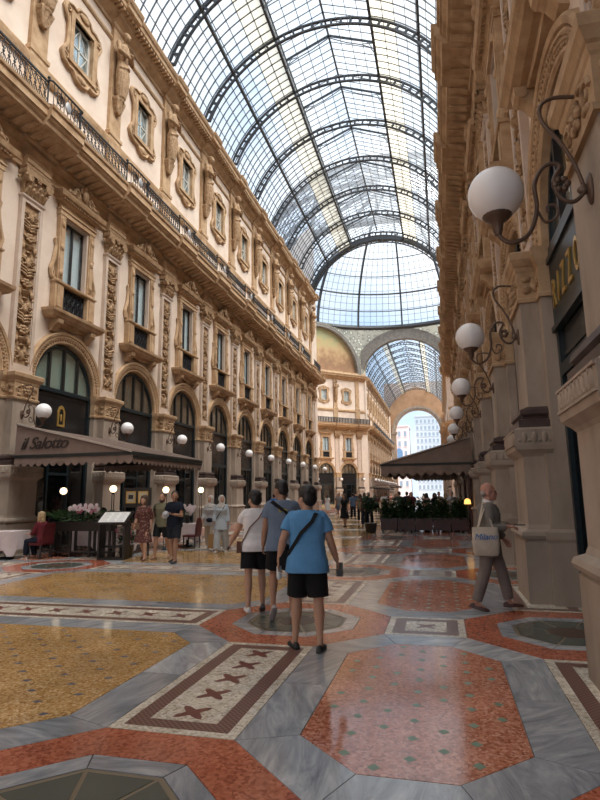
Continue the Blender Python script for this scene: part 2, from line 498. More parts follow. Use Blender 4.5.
# octagon, far arm and the square outside: large fields of the same stones, seen at a grazing angle
def field(name, x0, x1, y0, y1, mat):
    link(name, MB().box(x0, x1, y0, y1, -0.05, TOP).mesh(name, mat), floor)
yy = Y0+10.5*P+0.1
for i in range(9):
    a = yy+i*5.2
    for j, (x0, x1, m_) in enumerate([(-27, -14, yellow_t), (-13.9, -9.5, orange_t), (-9.4, -9.0, cream_mos), (-8.9, -2.5, yellow_t), (-2.4, -1.6, cream_mos), (-1.5, 2.6, orange_t), (2.7, 16, yellow_t)]):
        field('terrazzo_field', x0, x1, a, a+4.4, m_)
    field('marble_strip', -27, 16, a+4.42, a+5.18, grey_marb)
for i in range(11):
    a = Y_FAR-1.0+i*5.0
    for (x0, x1, m_) in [(-13.1, -9.5, orange_t), (-9.4, -9.0, cream_mos), (-8.9, -2.5, yellow_t), (-2.4, -1.6, cream_mos), (-1.5, 1.8, orange_t)]:
        field('terrazzo_field', x0, x1, a, a+4.3, m_)
    field('marble_strip', -13.1, 1.8, a+4.32, a+4.98, grey_marb)
# threshold paving between the piers and the shop fronts
for s in (1, -1):
    x0, x1 = sorted((XC+s*8.275, XC+s*11.0))
    field('threshold_paving', x0, x1, -14, Y_END, grey_marb)
# ------------------------------------------------------------------ facade pieces (local frame: x along the wall, y towards the arcade, z up)
HB = P/2
def arc_pts(r, cz, a0, a1, n, cx=0.0):
    return [(cx+r*math.cos(a0+(a1-a0)*i/n), cz+r*math.sin(a0+(a1-a0)*i/n)) for i in range(n+1)]
SPR = 5.57
def wall_bay(mb, M, half=HB, upper=True):
    """plaster skin of one bay centred on its opening, with the reveals of arch and window"""
    b = MB()
    h = half
    # piers behind the shafts
    for s in (-1, 1):
        x0, x1 = sorted((s*1.72, s*h)); b.box(x0, x1, -0.62, 0.0, 0, SPR)
    # spandrels
    top = 8.3; n = 20
    A = arc_pts(1.72, SPR, 0, PI, n)
    for i in range(n):
        (xa, za), (xb, zb) = A[i], A[i+1]
        b.add([(xa,0,za),(xb,0,zb),(xb,0,top),(xa,0,top)], [(0,1,2,3)])
        b.add([(xa,0,za),(xb,0,zb),(xb,-0.62,zb),(xa,-0.62,za)], [(0,1,2,3)])
    for s in (-1, 1):
        x0, x1 = sorted((s*1.72, s*h)); b.add([(x0,0,SPR),(x1,0,SPR),(x1,0,top),(x0,0,top)], [(0,1,2,3)])
    # first floor with a window opening
    for s in (-1, 1):
        x0, x1 = sorted((s*0.66, s*h)); b.box(x0, x1, -0.5, 0, top, 13.6)
    b.box(-0.66, 0.66, -0.5, 0, 11.97, 13.6)
    b.box(-0.66, 0.66, -0.5, 0, top, 8.42)
    # attic with a window opening
    if upper:
        for s in (-1, 1):
            x0, x1 = sorted((s*0.62, s*h)); b.box(x0, x1, -0.9, -0.25, 13.6, 24.0)
        b.box(-0.62, 0.62, -0.9, -0.25, 20.72, 24.0); b.box(-0.62, 0.62, -0.9, -0.25, 13.6, 18.80)
    else:
        b.box(-h, h, -0.9, -0.25, 13.6, 24.0)
    mb.merge(b, M)

# --- pier
ped = MB().stack([(0,.63,.685),(.90,.63,.685),(.93,.60,.66),(.95,.66,.71),(1.00,.68,.73),(1.05,.66,.71),(1.09,.57,.63),(1.16,.55,.60),(2.20,.55,.60),(2.24,.58,.63),(2.31,.66,.71),(2.37,.67,.72),(2.62,.67,.72),(2.66,.60,.66)])
for s in (-1, 1):   # flanking step of the pedestal
    ped.stack([(0,.30,.14),(.90,.30,.14),(.95,.34,.16),(1.05,.34,.16),(1.10,.24,.125),(2.24,.24,.125)], x=s*.66)
ped_me = ped.mesh('pier', greige)
base_me = MB().stack([(2.66,.58,.64),(2.78,.58,.64),(2.80,.52,.58),(2.84,.50,.56),(2.88,.55,.61),(2.95,.54,.60),(3.0,.42,.54)]).mesh('base_moulding', dark_mould)
shaft = MB().box(-.52,.52,-.6,.40,3.0,4.78)
for s in (-1, 1):
    x0, x1 = sorted((s*.50, s*.765)); shaft.box(x0, x1, -.6, .12, 0, 4.78)
shaft_me = shaft.mesh('shaft', greige)
cap = MB().stack([(4.74,.45,.57),(4.80,.46,.58),(4.83,.42,.54),(5.26,.42,.54),(5.29,.44,.56),(5.35,.45,.57),(5.37,.47,.60),(5.43,.50,.64),(5.46,.52,.66),(5.57,.53,.67),(5.60,.50,.64)])
for s in (-1, 1):
    cap.stack([(4.74,.16,.155),(4.80,.17,.16),(4.83,.13,.13),(5.26,.13,.13),(5.30,.15,.14),(5.38,.18,.155),(5.46,.21,.165),(5.58,.22,.165)], x=s*.66)
cap_me = cap.mesh('capital', warm)
def leaf_scroll(mb, x, y, z, s, flip=1, turns=1.3, r0=0.03, n=22, axis='y', th=0.35):
    pts = []; rad = []
    for i in range(n+1):
        t = i/n; a = turns*2*PI*t; r = s*(1-0.82*t)
        pts.append((x+flip*r*math.cos(a), y, z+r*math.sin(a))); rad.append(r0*(1-0.55*t))
    mb.tube(pts, rad, 5)
def rosette(mb, x, y, z, r, n=6):
    mb.ell((x,y,z), (r*0.34, r*0.34, r*0.34), 8, 6)
    for i in range(n):
        a = 2*PI*i/n
        mb.ell((x+r*0.62*math.cos(a), y, z+r*0.62*math.sin(a)), (r*0.34, r*0.24, r*0.34), 8, 6)
rel = MB()
rosette(rel, 0, .44, 5.05, .17)
for s in (-1, 1):
    leaf_scroll(rel, s*.33, .43, 5.05, .13, s); rel.ell((s*.33,.43,4.9),(.09,.04,.05)); rel.ell((s*.2,.43,5.2),(.08,.04,.04))
    rosette(rel, s*.66, .14, 5.05, .10, 5)
for sgn in (-1, 1):     # carving round the corner
    rel.ell((sgn*.55,.1,5.05),(.05,.14,.15)); rel.ell((sgn*.55,.29,4.95),(.05,.08,.07)); rel.ell((sgn*.55,.29,5.15),(.05,.08,.07))
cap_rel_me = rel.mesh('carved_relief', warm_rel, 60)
fr = MB()
for i in range(9):
    x = -.58+i*.145
    fr.ell((x,.672,2.50),(.045,.022,.085),8,6)
    if i < 8: fr.ell((x+.0725,.672,2.44),(.03,.02,.03),6,5); fr.ell((x+.0725,.672,2.57),(.03,.02,.03),6,5)
for s in (-1, 1):
    for i in range(4):
        y = .08+i*.15
        fr.ell((s*.722,y,2.50),(.022,.045,.085),8,6); fr.ell((s*.722,y+.075,2.45),(.02,.03,.03),6,5)
    x0, x1 = sorted((s*.735, s*.70))
fr.box(-.70,.70,.66,.69,2.385,2.41); fr.box(-.70,.70,.66,.69,2.59,2.615)
frieze_me = fr.mesh('frieze_band', greige, 60)

# --- archivolt
av = MB().rev([(1.66,-.6),(1.66,.03),(1.70,.07),(1.75,.07),(1.77,.045),(1.80,.05),(1.82,.10),(1.93,.12),(1.95,.09),(1.97,.14),(2.05,.16),(2.09,.12),(2.10,-.02)], 0, SPR, 0, PI, 36)
av_me = av.mesh('archivolt', warm, 40)
bd = MB()
for i in range(40):
    a = PI*(i+.5)/40
    bd.ell((1.785*math.cos(a),.065,SPR+1.785*math.sin(a)),(.042,.035,.042),6,5)
for i in range(56):
    a = PI*(i+.5)/56
    bd.ell((1.875*math.cos(a),.115,SPR+1.875*math.sin(a)),(.03,.03,.03),5,4)
bead_me = bd.mesh('bead_moulding', warm_rel, 60)

# --- pilaster
pl = MB()
pl.box(-.51,.51,-.05,.16,5.6,5.82)
for s in (-1, 1):
    x0, x1 = sorted((s*.36, s*.50)); pl.box(x0,x1,-.05,.15,5.82,11.62)
    x0, x1 = sorted((s*.33, s*.365)); pl.box(x0,x1,-.05,.115,5.9,11.55)
pl.box(-.36,.36,-.05,.15,11.5,11.62); pl.box(-.36,.36,-.05,.15,5.82,5.94); pl.box(-.36,.36,-.05,.06,5.9,11.5)
pl.stack([(11.60,.16,.51),(11.66,.2,.55),(11.72,.2,.55)], -.05)
pil_me = pl.mesh('pilaster', mauve)
cd = MB()
rg = random.Random(3)
z = 6.15; k = 0
while z < 11.3:
    t = k % 4
    if t == 0:
        for s in (-1, 1):
            leaf_scroll(cd, s*.16, .09, z+.1, .13, s, 1.4, .034); cd.ell((s*.22,.09,z-.06),(.08,.04,.05)); cd.ell((s*.1,.09,z+.26),(.05,.04,.09))
        cd.ell((0,.1,z+.1),(.06,.06,.17)); z += .42
    elif t == 1:
        cd.lathe([(0.02,0),(.09,.03),(.05,.10),(.13,.2),(.15,.27),(.06,.32)], (0,.05,z), 10); 
        for s in (-1, 1): cd.ell((s*.2,.09,z+.2),(.06,.04,.12)); cd.ell((s*.25,.09,z+.04),(.04,.035,.05))
        z += .40
    elif t == 2:
        rosette(cd, 0, .10, z+.16, .17, 7)
        for s in (-1, 1): leaf_scroll(cd, s*.24, .085, z+.16, .075, -s, 1.2, .026)
        z += .40
    else:
        for i in range(3):
            for s in (-1, 1): cd.tube([(0,.09,z+.1*i),(s*.1,.11,z+.06+.1*i),(s*.24,.09,z+.13+.1*i)],[.03,.05,.012],5)
        z += .38
    k += 1
cd.v = [(x*1.42, .06+(y-.06)*1.25, z) for x, y, z in cd.v]
cd.box(-.325,.325,.0,.066,5.95,11.49)
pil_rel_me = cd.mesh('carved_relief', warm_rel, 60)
pc = MB().stack([(11.72,.16,.46),(12.0,.18,.48),(12.3,.24,.53),(12.42,.27,.56)], -.05)
pc.stack([(12.42,.34,.62),(12.50,.36,.64),(12.58,.33,.60),(12.66,.36,.64)], -.05)
for s in (-1, 1):
    leaf_scroll(pc, s*.47, .36, 12.27, .17, s, 1.8, .05, 26)
    pc.tube([(s*.47,.1,12.27),(s*.47,.40,12.27)], .12, 10)
    for yy_ in (.12,):
        leaf_scroll(pc, s*.60, yy_, 12.2, .12, s, 1.3, .04)
for r_, (zz, w, nn) in enumerate([(11.78,.4,5),(11.98,.36,4)]):
    for i in range(nn):
        x = -w+2*w*i/(nn-1)
        pc.tube([(x,.17,zz),(x,.24,zz+.13),(x,.33,zz+.2),(x,.34,zz+.15)],[.07,.075,.05,.02],6)
rosette(pc, 0, .34, 12.38, .12)
pil_cap_me = pc.mesh('pilaster_capital', warm_rel, 50)

# --- entablature and balcony slab
ENT = [(-.3,12.66),(.10,12.66),(.10,12.80),(.13,12.81),(.13,12.95),(.18,13.02),(.09,13.05),(.09,13.38),(.15,13.42),(.22,13.52),(.28,13.56),(.28,13.72),(1.02,13.86),(1.04,13.98),(1.12,14.04),(1.16,14.13),(1.20,14.13),(1.20,14.36),(1.26,14.40),(1.28,14.50),(-.5,14.50)]
ent_me = MB().hex(ENT, -HB, HB).mesh('entablature', warm)
RES = [(-.3,12.66),(.28,12.66),(.28,12.80),(.31,12.81),(.31,12.95),(.36,13.02),(.26,13.05),(.26,13.38),(.32,13.42),(.38,13.52),(.40,13.56),(.40,13.72),(1.16,13.84),(1.20,13.97),(1.28,14.03),(1.32,14.12),(1.36,14.12),(1.36,14.36),(1.42,14.41),(1.44,14.51),(-.5,14.51)]
def rslice(x0, x1, top, bot, mb):
    prof = [p for p in RES if bot <= p[1] <= top]
    prof = [(-.3, bot)]+prof+[(-.3, top)] if prof[0][0] > -.2 else prof+[(-.3, top)]
    mb.hex(prof, x0, x1)
rb = MB()
rslice(-.60,.60,13.45,12.66,rb); rslice(-.86,.86,14.52,13.50,rb)
res_me = rb.mesh('entablature_break', warm)
mod_me = MB().prism([(.28,13.76),(.28,13.66),(.42,13.63),(.62,13.72),(.93,13.79),(.95,13.87)], -.10, .10, 'x').mesh('modillion', warm)
# --- iron balcony railing
def baluster():
    b = MB()
    b.tube([(0,0,0),(0,0,.86)], .014, 5)
    for zc, r in ((.22,.085),(.62,.085)):
        b.tube([(r*math.cos(a*PI/5),0,zc+1.35*r*math.sin(a*PI/5)) for a in range(11)], .016, 5, cap=False)
    b.ell((0,0,.42),(.05,.03,.06),8,6); b.ell((0,0,.80),(.03,.03,.05),6,5); b.ell((0,0,.05),(.04,.03,.05),6,5)
    return b
bal_me = baluster().mesh('baluster', iron, 60)
rail_me = MB().box(-HB+.80,HB-.80,-.03,.03,.90,.96).box(-HB+.80,HB-.80,-.025,.025,.03,.07).box(-HB+.80,HB-.80,-.015,.015,.80,.82).mesh('railing_panel', iron)
pp = MB()
pp.tube([(-.83,0,.93),(-.86,.1,.93),(-.80,.17,.93),(.80,.17,.93),(.86,.1,.93),(.83,0,.93)], .035, 6)
pp.tube([(-.83,0,.05),(-.86,.1,.05),(-.80,.17,.05),(.80,.17,.05),(.86,.1,.05),(.83,0,.05)], .03, 6)
for s in (-1, 1):
    pp.tube([(s*.84,.04,0),(s*.84,.04,1.02)], .03, 6); pp.ell((s*.84,.04,1.06),.055,8,6)
for i in range(9):
    x = -.72+.18*i; pp.tube([(x,.17,.05),(x,.17,.93)], .012, 4)
for s in (-1, 1):
    leaf_scroll(pp, s*.42, .18, .48, .28, s, 1.8, .022); leaf_scroll(pp, s*.42, .18, .48, .2, -s, 1.5, .018)
post_me = pp.mesh('railing_post', iron, 60)
ov = MB().ell((0,.19,.50),(.15,.05,.22),12,8).mesh('railing_shield', plain('light_iron_shield', (.30,.30,.31), .5, .3), 60)

# --- attic
dado_me = MB().hex([(-.3,16.75),(-.16,16.75),(-.10,16.85),(-.06,17.0),(-.04,17.15),(-.10,17.25),(-.20,17.35),(-.3,17.4)], -HB, HB).hex([(-.3,14.5),(-.14,14.5),(-.14,14.95),(-.2,15.0),(-.3,15.0)], -HB, HB).hex([(-.3,22.05),(-.20,22.05),(-.15,22.12),(-.15,22.22),(-.20,22.28),(-.3,22.28)], -HB, HB).mesh('string_course', warm)
up = MB().stack([(15.0,-.02,.50),(15.3,-.02,.50),(15.35,-.06,.46),(17.3,-.06,.46),(17.35,-.02,.5),(17.5,-.02,.5),(17.6,-.10,.42),(22.7,-.10,.42),(22.75,-.04,.48),(22.85,-.04,.48)], -.3)
upil_me = up.mesh('attic_pilaster', warm)
UC = [(-.5,22.78),(-.16,22.78),(-.14,22.92),(-.06,22.98),(.12,23.10),(.15,23.20),(.22,23.24),(.22,23.36),(.56,23.42),(.58,23.62),(.64,23.66),(.70,23.78),(.70,23.86),(.30,24.02),(.24,24.30),(-.5,24.40)]
ucor_me = MB().hex(UC, -HB, HB).mesh('attic_cornice', warm)
ub = MB().hex([(y+.13 if y > -.4 else y, z) for y, z in UC if z <= 23.9]+[(-.3,23.9)], -.55, .55)
ub_me = ub.mesh('cornice_break', warm)
dn = MB()
for i in range(20): 
    x = -HB+.12+i*P/20; dn.box(x-.06, x+.06, .1, .52, 23.27, 23.41)
dent_me = dn.mesh('dentil_course', warm)

# --- windows of the main floor
su = MB()
for s in (-1, 1):
    x0, x1 = sorted((s*.72, s*1.02)); su.box(x0,x1,-.02,.16,9.42,11.98)
    x0, x1 = sorted((s*.78, s*.96)); su.box(x0,x1,.1,.19,9.55,11.8)
    x0, x1 = sorted((s*.70, s*1.16)); su.box(x0,x1,-.02,.22,8.30,9.32)
    x0, x1 = sorted((s*.80, s*1.06)); su.box(x0,x1,.1,.25,8.42,9.2)
    su.tube([(s*1.04,.06,9.45),(s*1.22,.06,9.5),(s*1.27,.06,9.75),(s*1.12,.06,10.2),(s*1.06,.06,10.7),(s*1.13,.06,10.95),(s*1.06,.06,11.05)],[.06,.08,.085,.08,.055,.05,.03],6)
    leaf_scroll(su, s*1.16, .06, 9.62, .13, s, 1.5, .04)
    for zz in (9.72, 10.7, 11.6): su.ell((s*.87,.19,zz),(.10,.06,.12),10,8)
su.stack([(9.30,.26,1.20),(9.36,.28,1.22),(9.42,.20,1.12)], -.02)
# sill on consoles
su.stack([(7.92,.30,1.30),(7.98,.42,1.42),(8.05,.46,1.46),(8.12,.52,1.52),(8.22,.54,1.54),(8.30,.30,1.30)], -.02)
for s in (-1, 1):
    su.prism([(-.02,7.92),(.40,7.92),(.38,7.78),(.22,7.66),(.12,7.52),(-.02,7.48)], s*.95-.14, s*.95+.14, 'x')
    su.tube([(s*.95-.16,.28,7.80),(s*.95+.16,.28,7.80)], .085, 10)
su.prism([(-.95,7.93),(-.7,7.80),(0,7.72),(.7,7.80),(.95,7.93)], -.02, .2, 'y')
# lintel, frieze, cornice
su.stack([(11.97,.18,1.06),(12.12,.18,1.06),(12.15,.22,1.10),(12.20,.22,1.10),(12.22,.14,1.04),(12.44,.14,1.04),(12.50,.24,1.14),(12.56,.26,1.16),(12.60,.40,1.30),(12.70,.44,1.36),(12.76,.46,1.38),(12.78,.2,1.2)], -.02)
surround_me = su.mesh('window_surround', warm)
dl = MB()
for i in range(18): x = -1.06+i*.125; dl.box(x-.04,x+.04,.15,.34,12.50,12.58)
# crest
dl.prism([(-1.2,12.78),(1.2,12.78),(.95,12.86),(.62,12.98),(.36,13.16),(0,13.30),(-.36,13.16),(-.62,12.98),(-.95,12.86)], .04, .22, 'y')
for s in (-1, 1):
    leaf_scroll(dl, s*.42, .25, 12.98, .17, s, 1.6, .05); leaf_scroll(dl, s*.82, .25, 12.87, .1, -s, 1.4, .038)
    dl.ell((s*.62,.24,12.92),(.1,.07,.08)); dl.ell((s*.2,.26,13.2),(.08,.06,.12))
dl.ell((0,.30,13.08),(.15,.12,.20)); dl.ell((0,.30,13.32),(.09,.09,.12))
for i in range(5):
    a = PI*(i+.5)/5; dl.ell((.2*math.cos(a),.26,13.08+.24*math.sin(a)),(.06,.05,.06),6,5)
dl.v = [(x, y+.10 if z > 12.77 else y, 12.78+(z-12.78)*1.2 if z > 12.78 else z) for x, y, z in dl.v]
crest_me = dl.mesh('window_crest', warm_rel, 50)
fm = MB()
fm.band([(-.72,9.36),(.72,9.36),(.72,11.98),(-.72,11.98)], [(-.64,9.46),(.64,9.46),(.64,11.90),(-.64,11.90)], -.30, .10, 'y')
wframe_me = fm.mesh('stone_frame', mauve)
sa = MB().band([(-.64,9.46),(.64,9.46),(.64,11.90),(-.64,11.90)], [(-.57,9.54),(.57,9.54),(.57,11.83),(-.57,11.83)], -.16, -.08, 'y').box(-.04,.04,-.16,-.07,9.5,11.87)
sash_me = sa.mesh('sash', black_wood)
wpane_me = {}
for s in (-1, 1):
    x0, x1 = sorted((s*.04, s*.57)); wpane_me[s] = MB().box(x0,x1,-.125,-.115,9.54,11.83).mesh('pane', win_m)
cu = MB()
n = 24
vs = []
for i in range(n+1):
    x = -.62+1.24*i/n; y = -.22+.03*math.sin(i*1.9)
    vs += [(x,y,9.45),(x,y,11.85)]
cu.add(vs, [(2*i,2*i+2,2*i+3,2*i+1) for i in range(n)])
curt_me = cu.mesh('curtain', curtain_m, 180)
roomb_me = MB().box(-1.0,1.0,-1.6,-.5,8.3,12.3).mesh('pane_backing', dark_room)
gr = MB()
gr.box(-.68,.68,.06,.10,9.20,9.24); gr.box(-.68,.68,.06,.10,8.36,8.40)
for i in range(12): x = -.63+i*.1145; gr.box(x-.012,x+.012,.07,.09,8.38,9.22)
for i in range(5):
    x = -.5+i*.25
    for zz in (8.6, 9.0): gr.tube([(x+.10*math.cos(a*PI/5),.085,zz+.13*math.sin(a*PI/5)) for a in range(11)], .018, 4, cap=False)
    rosette(gr, x, .09, 8.8, .09, 4)
gr.box(-.68,.68,.02,.04,8.36,9.24)
grille_me = gr.mesh('iron_grille', iron)

# --- attic windows
OUT = [(0,1.72),(.28,1.62),(.40,1.40),(.60,1.44),(.84,1.30),(.93,1.02),(.84,.76),(.72,.52),(.70,0),(.72,-.52),(.84,-.76),(.93,-1.02),(.84,-1.30),(.60,-1.44),(.40,-1.40),(.28,-1.62),(0,-1.72)]
OUT = OUT+[(-x,z) for x,z in OUT[-2:0:-1]]
def hole_for(p, hx, hz):
    x, z = p; k = max(abs(x)/hx, abs(z)/hz); return (x/k, z/k)
ZC = 19.76
INN = [hole_for(p, .46, .96) for p in OUT]
au = MB()
o2 = [(x, z+ZC) for x, z in OUT]; i2 = [(x, z+ZC) for x, z in INN]
au.band(o2, i2, -.26, -.16, 'y')
rim = [(x*.94, -.14, z*.965+ZC) for x, z in OUT]
au.tube(rim+[rim[0]], .06, 6, cap=False)
au.band([(-.62,ZC-1.12),(.62,ZC-1.12),(.62,ZC+1.12),(-.62,ZC+1.12)], [(-.46,ZC-.96),(.46,ZC-.96),(.46,ZC+.96),(-.46,ZC+.96)], -.6, -.08, 'y')
for s in (-1, 1):
    for t in (-1, 1):
        leaf_scroll(au, s*.74, -.13, ZC+t*1.05, .13, s, 1.5, .045)
        au.tube([(s*.62,-.13,ZC+t*.25),(s*.68,-.12,ZC+t*.5),(s*.66,-.13,ZC+t*.8)], [.03,.05,.03], 5)
    au.ell((0,-.12,ZC+s*1.42),(.22,.07,.16)); 
au.v = [(x*1.35, y, z) for x, y, z in au.v]
asur_me = au.mesh('carved_surround', warm, 50)
am = MB().band([(-.46,ZC-.96),(.46,ZC-.96),(.46,ZC+.96),(-.46,ZC+.96)], [(-.40,ZC-.90),(.40,ZC-.90),(.40,ZC+.90),(-.40,ZC+.90)], -.5, -.42, 'y').box(-.025,.025,-.5,-.43,ZC-.9,ZC+.9).box(-.4,.4,-.5,-.43,ZC-.03,ZC+.03)
for s in (-1, 1):
    for t in (-1, 1): am.bar((s*.4,-.46,ZC), (0,-.46,ZC+t*.9), .03, .03)
am.v = [(x*1.35, y+.12, z) for x, y, z in am.v]
afr_me = am.mesh('window_frame', plain('pale_window_frame', (.55,.53,.48), .5))
apane_me = MB().box(-.54,.54,-.355,-.345,ZC-.9,ZC+.9).mesh('pane', win_m)
areflect_me = MB().box(-.6,.6,-.62,-.52,ZC-.95,ZC+.95).mesh('pane_backing', curtain_m)  # curtain white on this panel imitates whitish reflections in the attic pane

# --- shop fronts
sf = MB()
Yd = -.14
R1 = 1.64
sf.rev([(R1,Yd-.06),(R1,Yd+.06),(R1-.10,Yd+.06),(R1-.10,Yd-.06)], 0, 5.5, 0, PI, 28)
for s in (-1, 1):
    x0, x1 = sorted((s*1.64, s*1.50)); sf.box(x0,x1,Yd-.08,Yd+.08,0,5.5)
    x0, x1 = sorted((s*.50, s*.58)); sf.box(x0,x1,Yd-.05,Yd+.05,0,3.4)
sf.box(-1.6,1.6,Yd-.09,Yd+.10,5.38,5.52); sf.box(-1.6,1.6,Yd-.07,Yd+.08,3.4,3.6); sf.box(-1.55,1.55,Yd-.05,Yd+.05,0,.35)
sf.box(-.54,.54,Yd-.04,Yd+.04,2.45,2.55)
sfront_me = sf.mesh('shop_frame', dark_green)
ml = MB()
for x in (-.78, 0, .78):
    ml.box(x-.045, x+.045, Yd-.05, Yd+.07, 5.5, 5.5+math.sqrt(R1*R1-x*x)-.04)
mull_me = ml.mesh('mullion', black_wood)
fanp = []
xs = [-1.54,-.78,0,.78,1.54]
for i in range(4):
    a, b = xs[i]+.02, xs[i+1]-.02
    poly = [(a,5.52),(b,5.52)]+[(b+(a-b)*k/6, 5.5+math.sqrt(max(0,1.545**2-(b+(a-b)*k/6)**2))) for k in range(7)]
    fanp.append(MB().prism(poly, Yd-.01, Yd+.01, 'y').mesh('fanlight_pane', fan_glass))
spanel_me = MB().box(-1.5,1.5,Yd-.03,Yd+.02,3.6,5.38).box(-1.42,1.42,Yd,Yd+.04,3.68,3.74).box(-1.42,1.42,Yd,Yd+.04,5.22,5.28).mesh('sign_panel', plain('black_sign_panel', (.012,.012,.013), .25))
emb = MB().band([(-.2,4.2),(.2,4.2),(.2,4.75),(.12,4.92),(0,4.98),(-.12,4.92),(-.2,4.75)], [(-.12,4.28),(.12,4.28),(.12,4.7),(.08,4.82),(0,4.86),(-.08,4.82),(-.12,4.7)], Yd+.02, Yd+.05, 'y').ell((0,Yd+.04,4.52),(.05,.02,.14),8,6)
emblem_me = emb.mesh('gilt_emblem', gold)
spane_me = []
for a, b in ((-1.5,-.58),(-.5,.5),(.58,1.5)): spane_me.append(MB().box(a,b,Yd-.01,Yd+.01,.35,3.4).mesh('shop_pane', shop_glass))
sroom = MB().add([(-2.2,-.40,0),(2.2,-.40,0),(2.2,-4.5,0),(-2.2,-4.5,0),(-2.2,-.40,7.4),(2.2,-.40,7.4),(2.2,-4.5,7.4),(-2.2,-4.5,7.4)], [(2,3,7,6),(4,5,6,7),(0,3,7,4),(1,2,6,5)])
sroom_me = sroom.mesh('shop_interior', brown_room)
fcurt = MB(); vs = []
for i in range(41):
    x = -1.6+3.2*i/40; y = -.36+.05*math.sin(i*2.1); vs += [(x,y,5.3),(x,y,7.2)]
fcurt.add(vs, [(2*i,2*i+2,2*i+3,2*i+1) for i in range(40)])
fcurt_me = fcurt.mesh('drape', stone('brown_drape', (.30,.17,.10), (.52,.34,.22), scale=1.4, bump=0), 180)
freflect_me = MB().box(-1.6,1.6,-.30,-.28,5.3,7.2).mesh('reflection_board', plain('pale_green_reflection', (.56,.66,.61), .7))  # pale board behind the fanlight; its colour stands in for the reflected roof

# --- wall lamp
lamp_globe = MB().ell((0,1.2,4.345),.245,28,20).mesh('globe', globe_m, 180)
lc = MB().lathe([(.0,-.16),(.03,-.15),(.045,-.1),(.05,-.04),(.10,0),(.13,.03),(.13,.05),(.10,.06)], (0,1.2,4.10), 16)
lcup_me = lc.mesh('lamp_cup', bronze, 50)
def spl(pts, n=8):
    out = []
    p = [Vector((0,)+tuple(q)) for q in pts]
    for i in range(len(p)-1):
        a = p[max(i-1,0)]; b = p[i]; c = p[i+1]; d = p[min(i+2,len(p)-1)]
        for k in range(n):
            t = k/n
            out.append(0.5*((2*b)+(-a+c)*t+(2*a-5*b+4*c-d)*t*t+(-a+3*b-3*c+d)*t**3))
    out.append(p[-1]); return out
la = MB()
la.tube(spl([(.44,4.28),(.55,4.18),(.66,4.24),(.70,4.40),(.64,4.54),(.76,4.56),(.86,4.40),(.86,4.15),(.94,3.93),(1.08,3.86),(1.18,3.92),(1.2,4.0)]), .020, 8)
la.tube(spl([(.46,4.32),(.52,4.55),(.62,4.78),(.74,4.98),(.76,5.14),(.66,5.22),(.46,5.20)]), .018, 8)
la.tube(spl([(.86,4.15),(.80,4.02),(.70,4.06),(.70,4.16),(.77,4.17),(.77,4.11)]), .013, 6)
for i in range(6):
    a = i*PI/3; la.ell((0,.64+.05*math.cos(a),4.36+.05*math.sin(a)),(.03,.035,.035),6,5)
larm_me = la.mesh('scroll_arm', bronze, 60)
lplate_me = MB().ell((0,.41,4.28),(.075,.035,.15),12,8).ell((0,.46,4.28),(.035,.06,.05),8,6).mesh('wall_plate', bronze, 60)
def fuse(mb, name, mat, voxel, smooth=2, factor=0.5):
    """one continuous skin round overlapping closed solids"""
    me0 = mb.mesh(name+'_raw', None, fix=True)
    ts_ = bpy.data.scenes.new('scratch')
    o = bpy.data.objects.new('tmp', me0); ts_.collection.objects.link(o)
    r = o.modifiers.new('r', 'REMESH'); r.mode = 'VOXEL'; r.voxel_size = voxel
    if smooth:
        s = o.modifiers.new('s', 'SMOOTH'); s.iterations = smooth; s.factor = factor
    with bpy.context.temp_override(scene=ts_, view_layer=ts_.view_layers[0]):
        dg = bpy.context.evaluated_depsgraph_get()
        me = bpy.data.meshes.new_from_object(o.evaluated_get(dg))
    bpy.data.scenes.remove(ts_)
    bpy.data.objects.remove(o); bpy.data.meshes.remove(me0)
    me.name = name
    me.polygons.foreach_set('use_smooth', [True]*len(me.polygons))
    me.materials.clear()
    if mat is not None: me.materials.append(mat)
    return me
def limb(mb, pts, rad, n=10):
    """chain of tapered round segments with round joints"""
    pts = [Vector(p) for p in pts]
    mb.tube(pts, rad, n)
    for p, r in zip(pts, rad): mb.ell(p, r, n, 6)

# caryatid on the attic pilaster
st = MB()
st.stack([(18.55,.02,.14),(18.7,.06,.2),(18.95,.10,.28),(19.15,.14,.34),(19.25,.14,.34)], -.2)
def ering(cx, cy, z, rx, ry, n=16): return [Vector((cx+rx*math.cos(2*PI*i/n), cy+ry*math.sin(2*PI*i/n), z)) for i in range(n)]
st.loft([ering(0,.05,19.15,.20,.17), ering(.02,.08,19.6,.28,.22), ering(.03,.11,20.2,.33,.26), ering(0,.12,20.7,.35,.26), ering(-.02,.10,21.1,.28,.21), ering(0,.12,21.45,.37,.25), ering(0,.14,21.75,.40,.23), ering(0,.16,21.92,.22,.16), ering(0,.18,22.02,.11,.11)])
st.tube([(0,.18,21.9),(.02,.24,22.2)],[.11,.10],10); st.ell((.02,.30,22.30),(.16,.18,.22),14,10); st.ell((.02,.22,22.42),(.20,.21,.17),12,8); st.ell((.02,.48,22.28),(.03,.03,.05),8,6)
limb(st, [(-.42,.14,21.78),(-.52,.26,21.36),(-.05,.52,21.44)], [.13,.11,.08])
limb(st, [(.42,.14,21.78),(.54,.26,21.32),(.08,.50,21.22)], [.13,.11,.08])
for i in range(7):
    a = -1.1+i*.36
    st.tube([(.30*math.sin(a),.08+.22*math.cos(a),20.9),(.36*math.sin(a+.2),.10+.26*math.cos(a+.2),20.4),(.30*math.sin(a+.35),.08+.24*math.cos(a+.35),19.8),(.22*math.sin(a+.4),.05+.2*math.cos(a+.4),19.3)],[.04,.06,.06,.04],6)
st.tube([(-.35,.2,20.95),(0,.40,20.75),(.36,.22,20.6)],[.07,.09,.07],8)
st.tube([(-.25,.25,21.7),(0,.36,21.5),(.28,.28,21.1)],[.05,.06,.05],8)
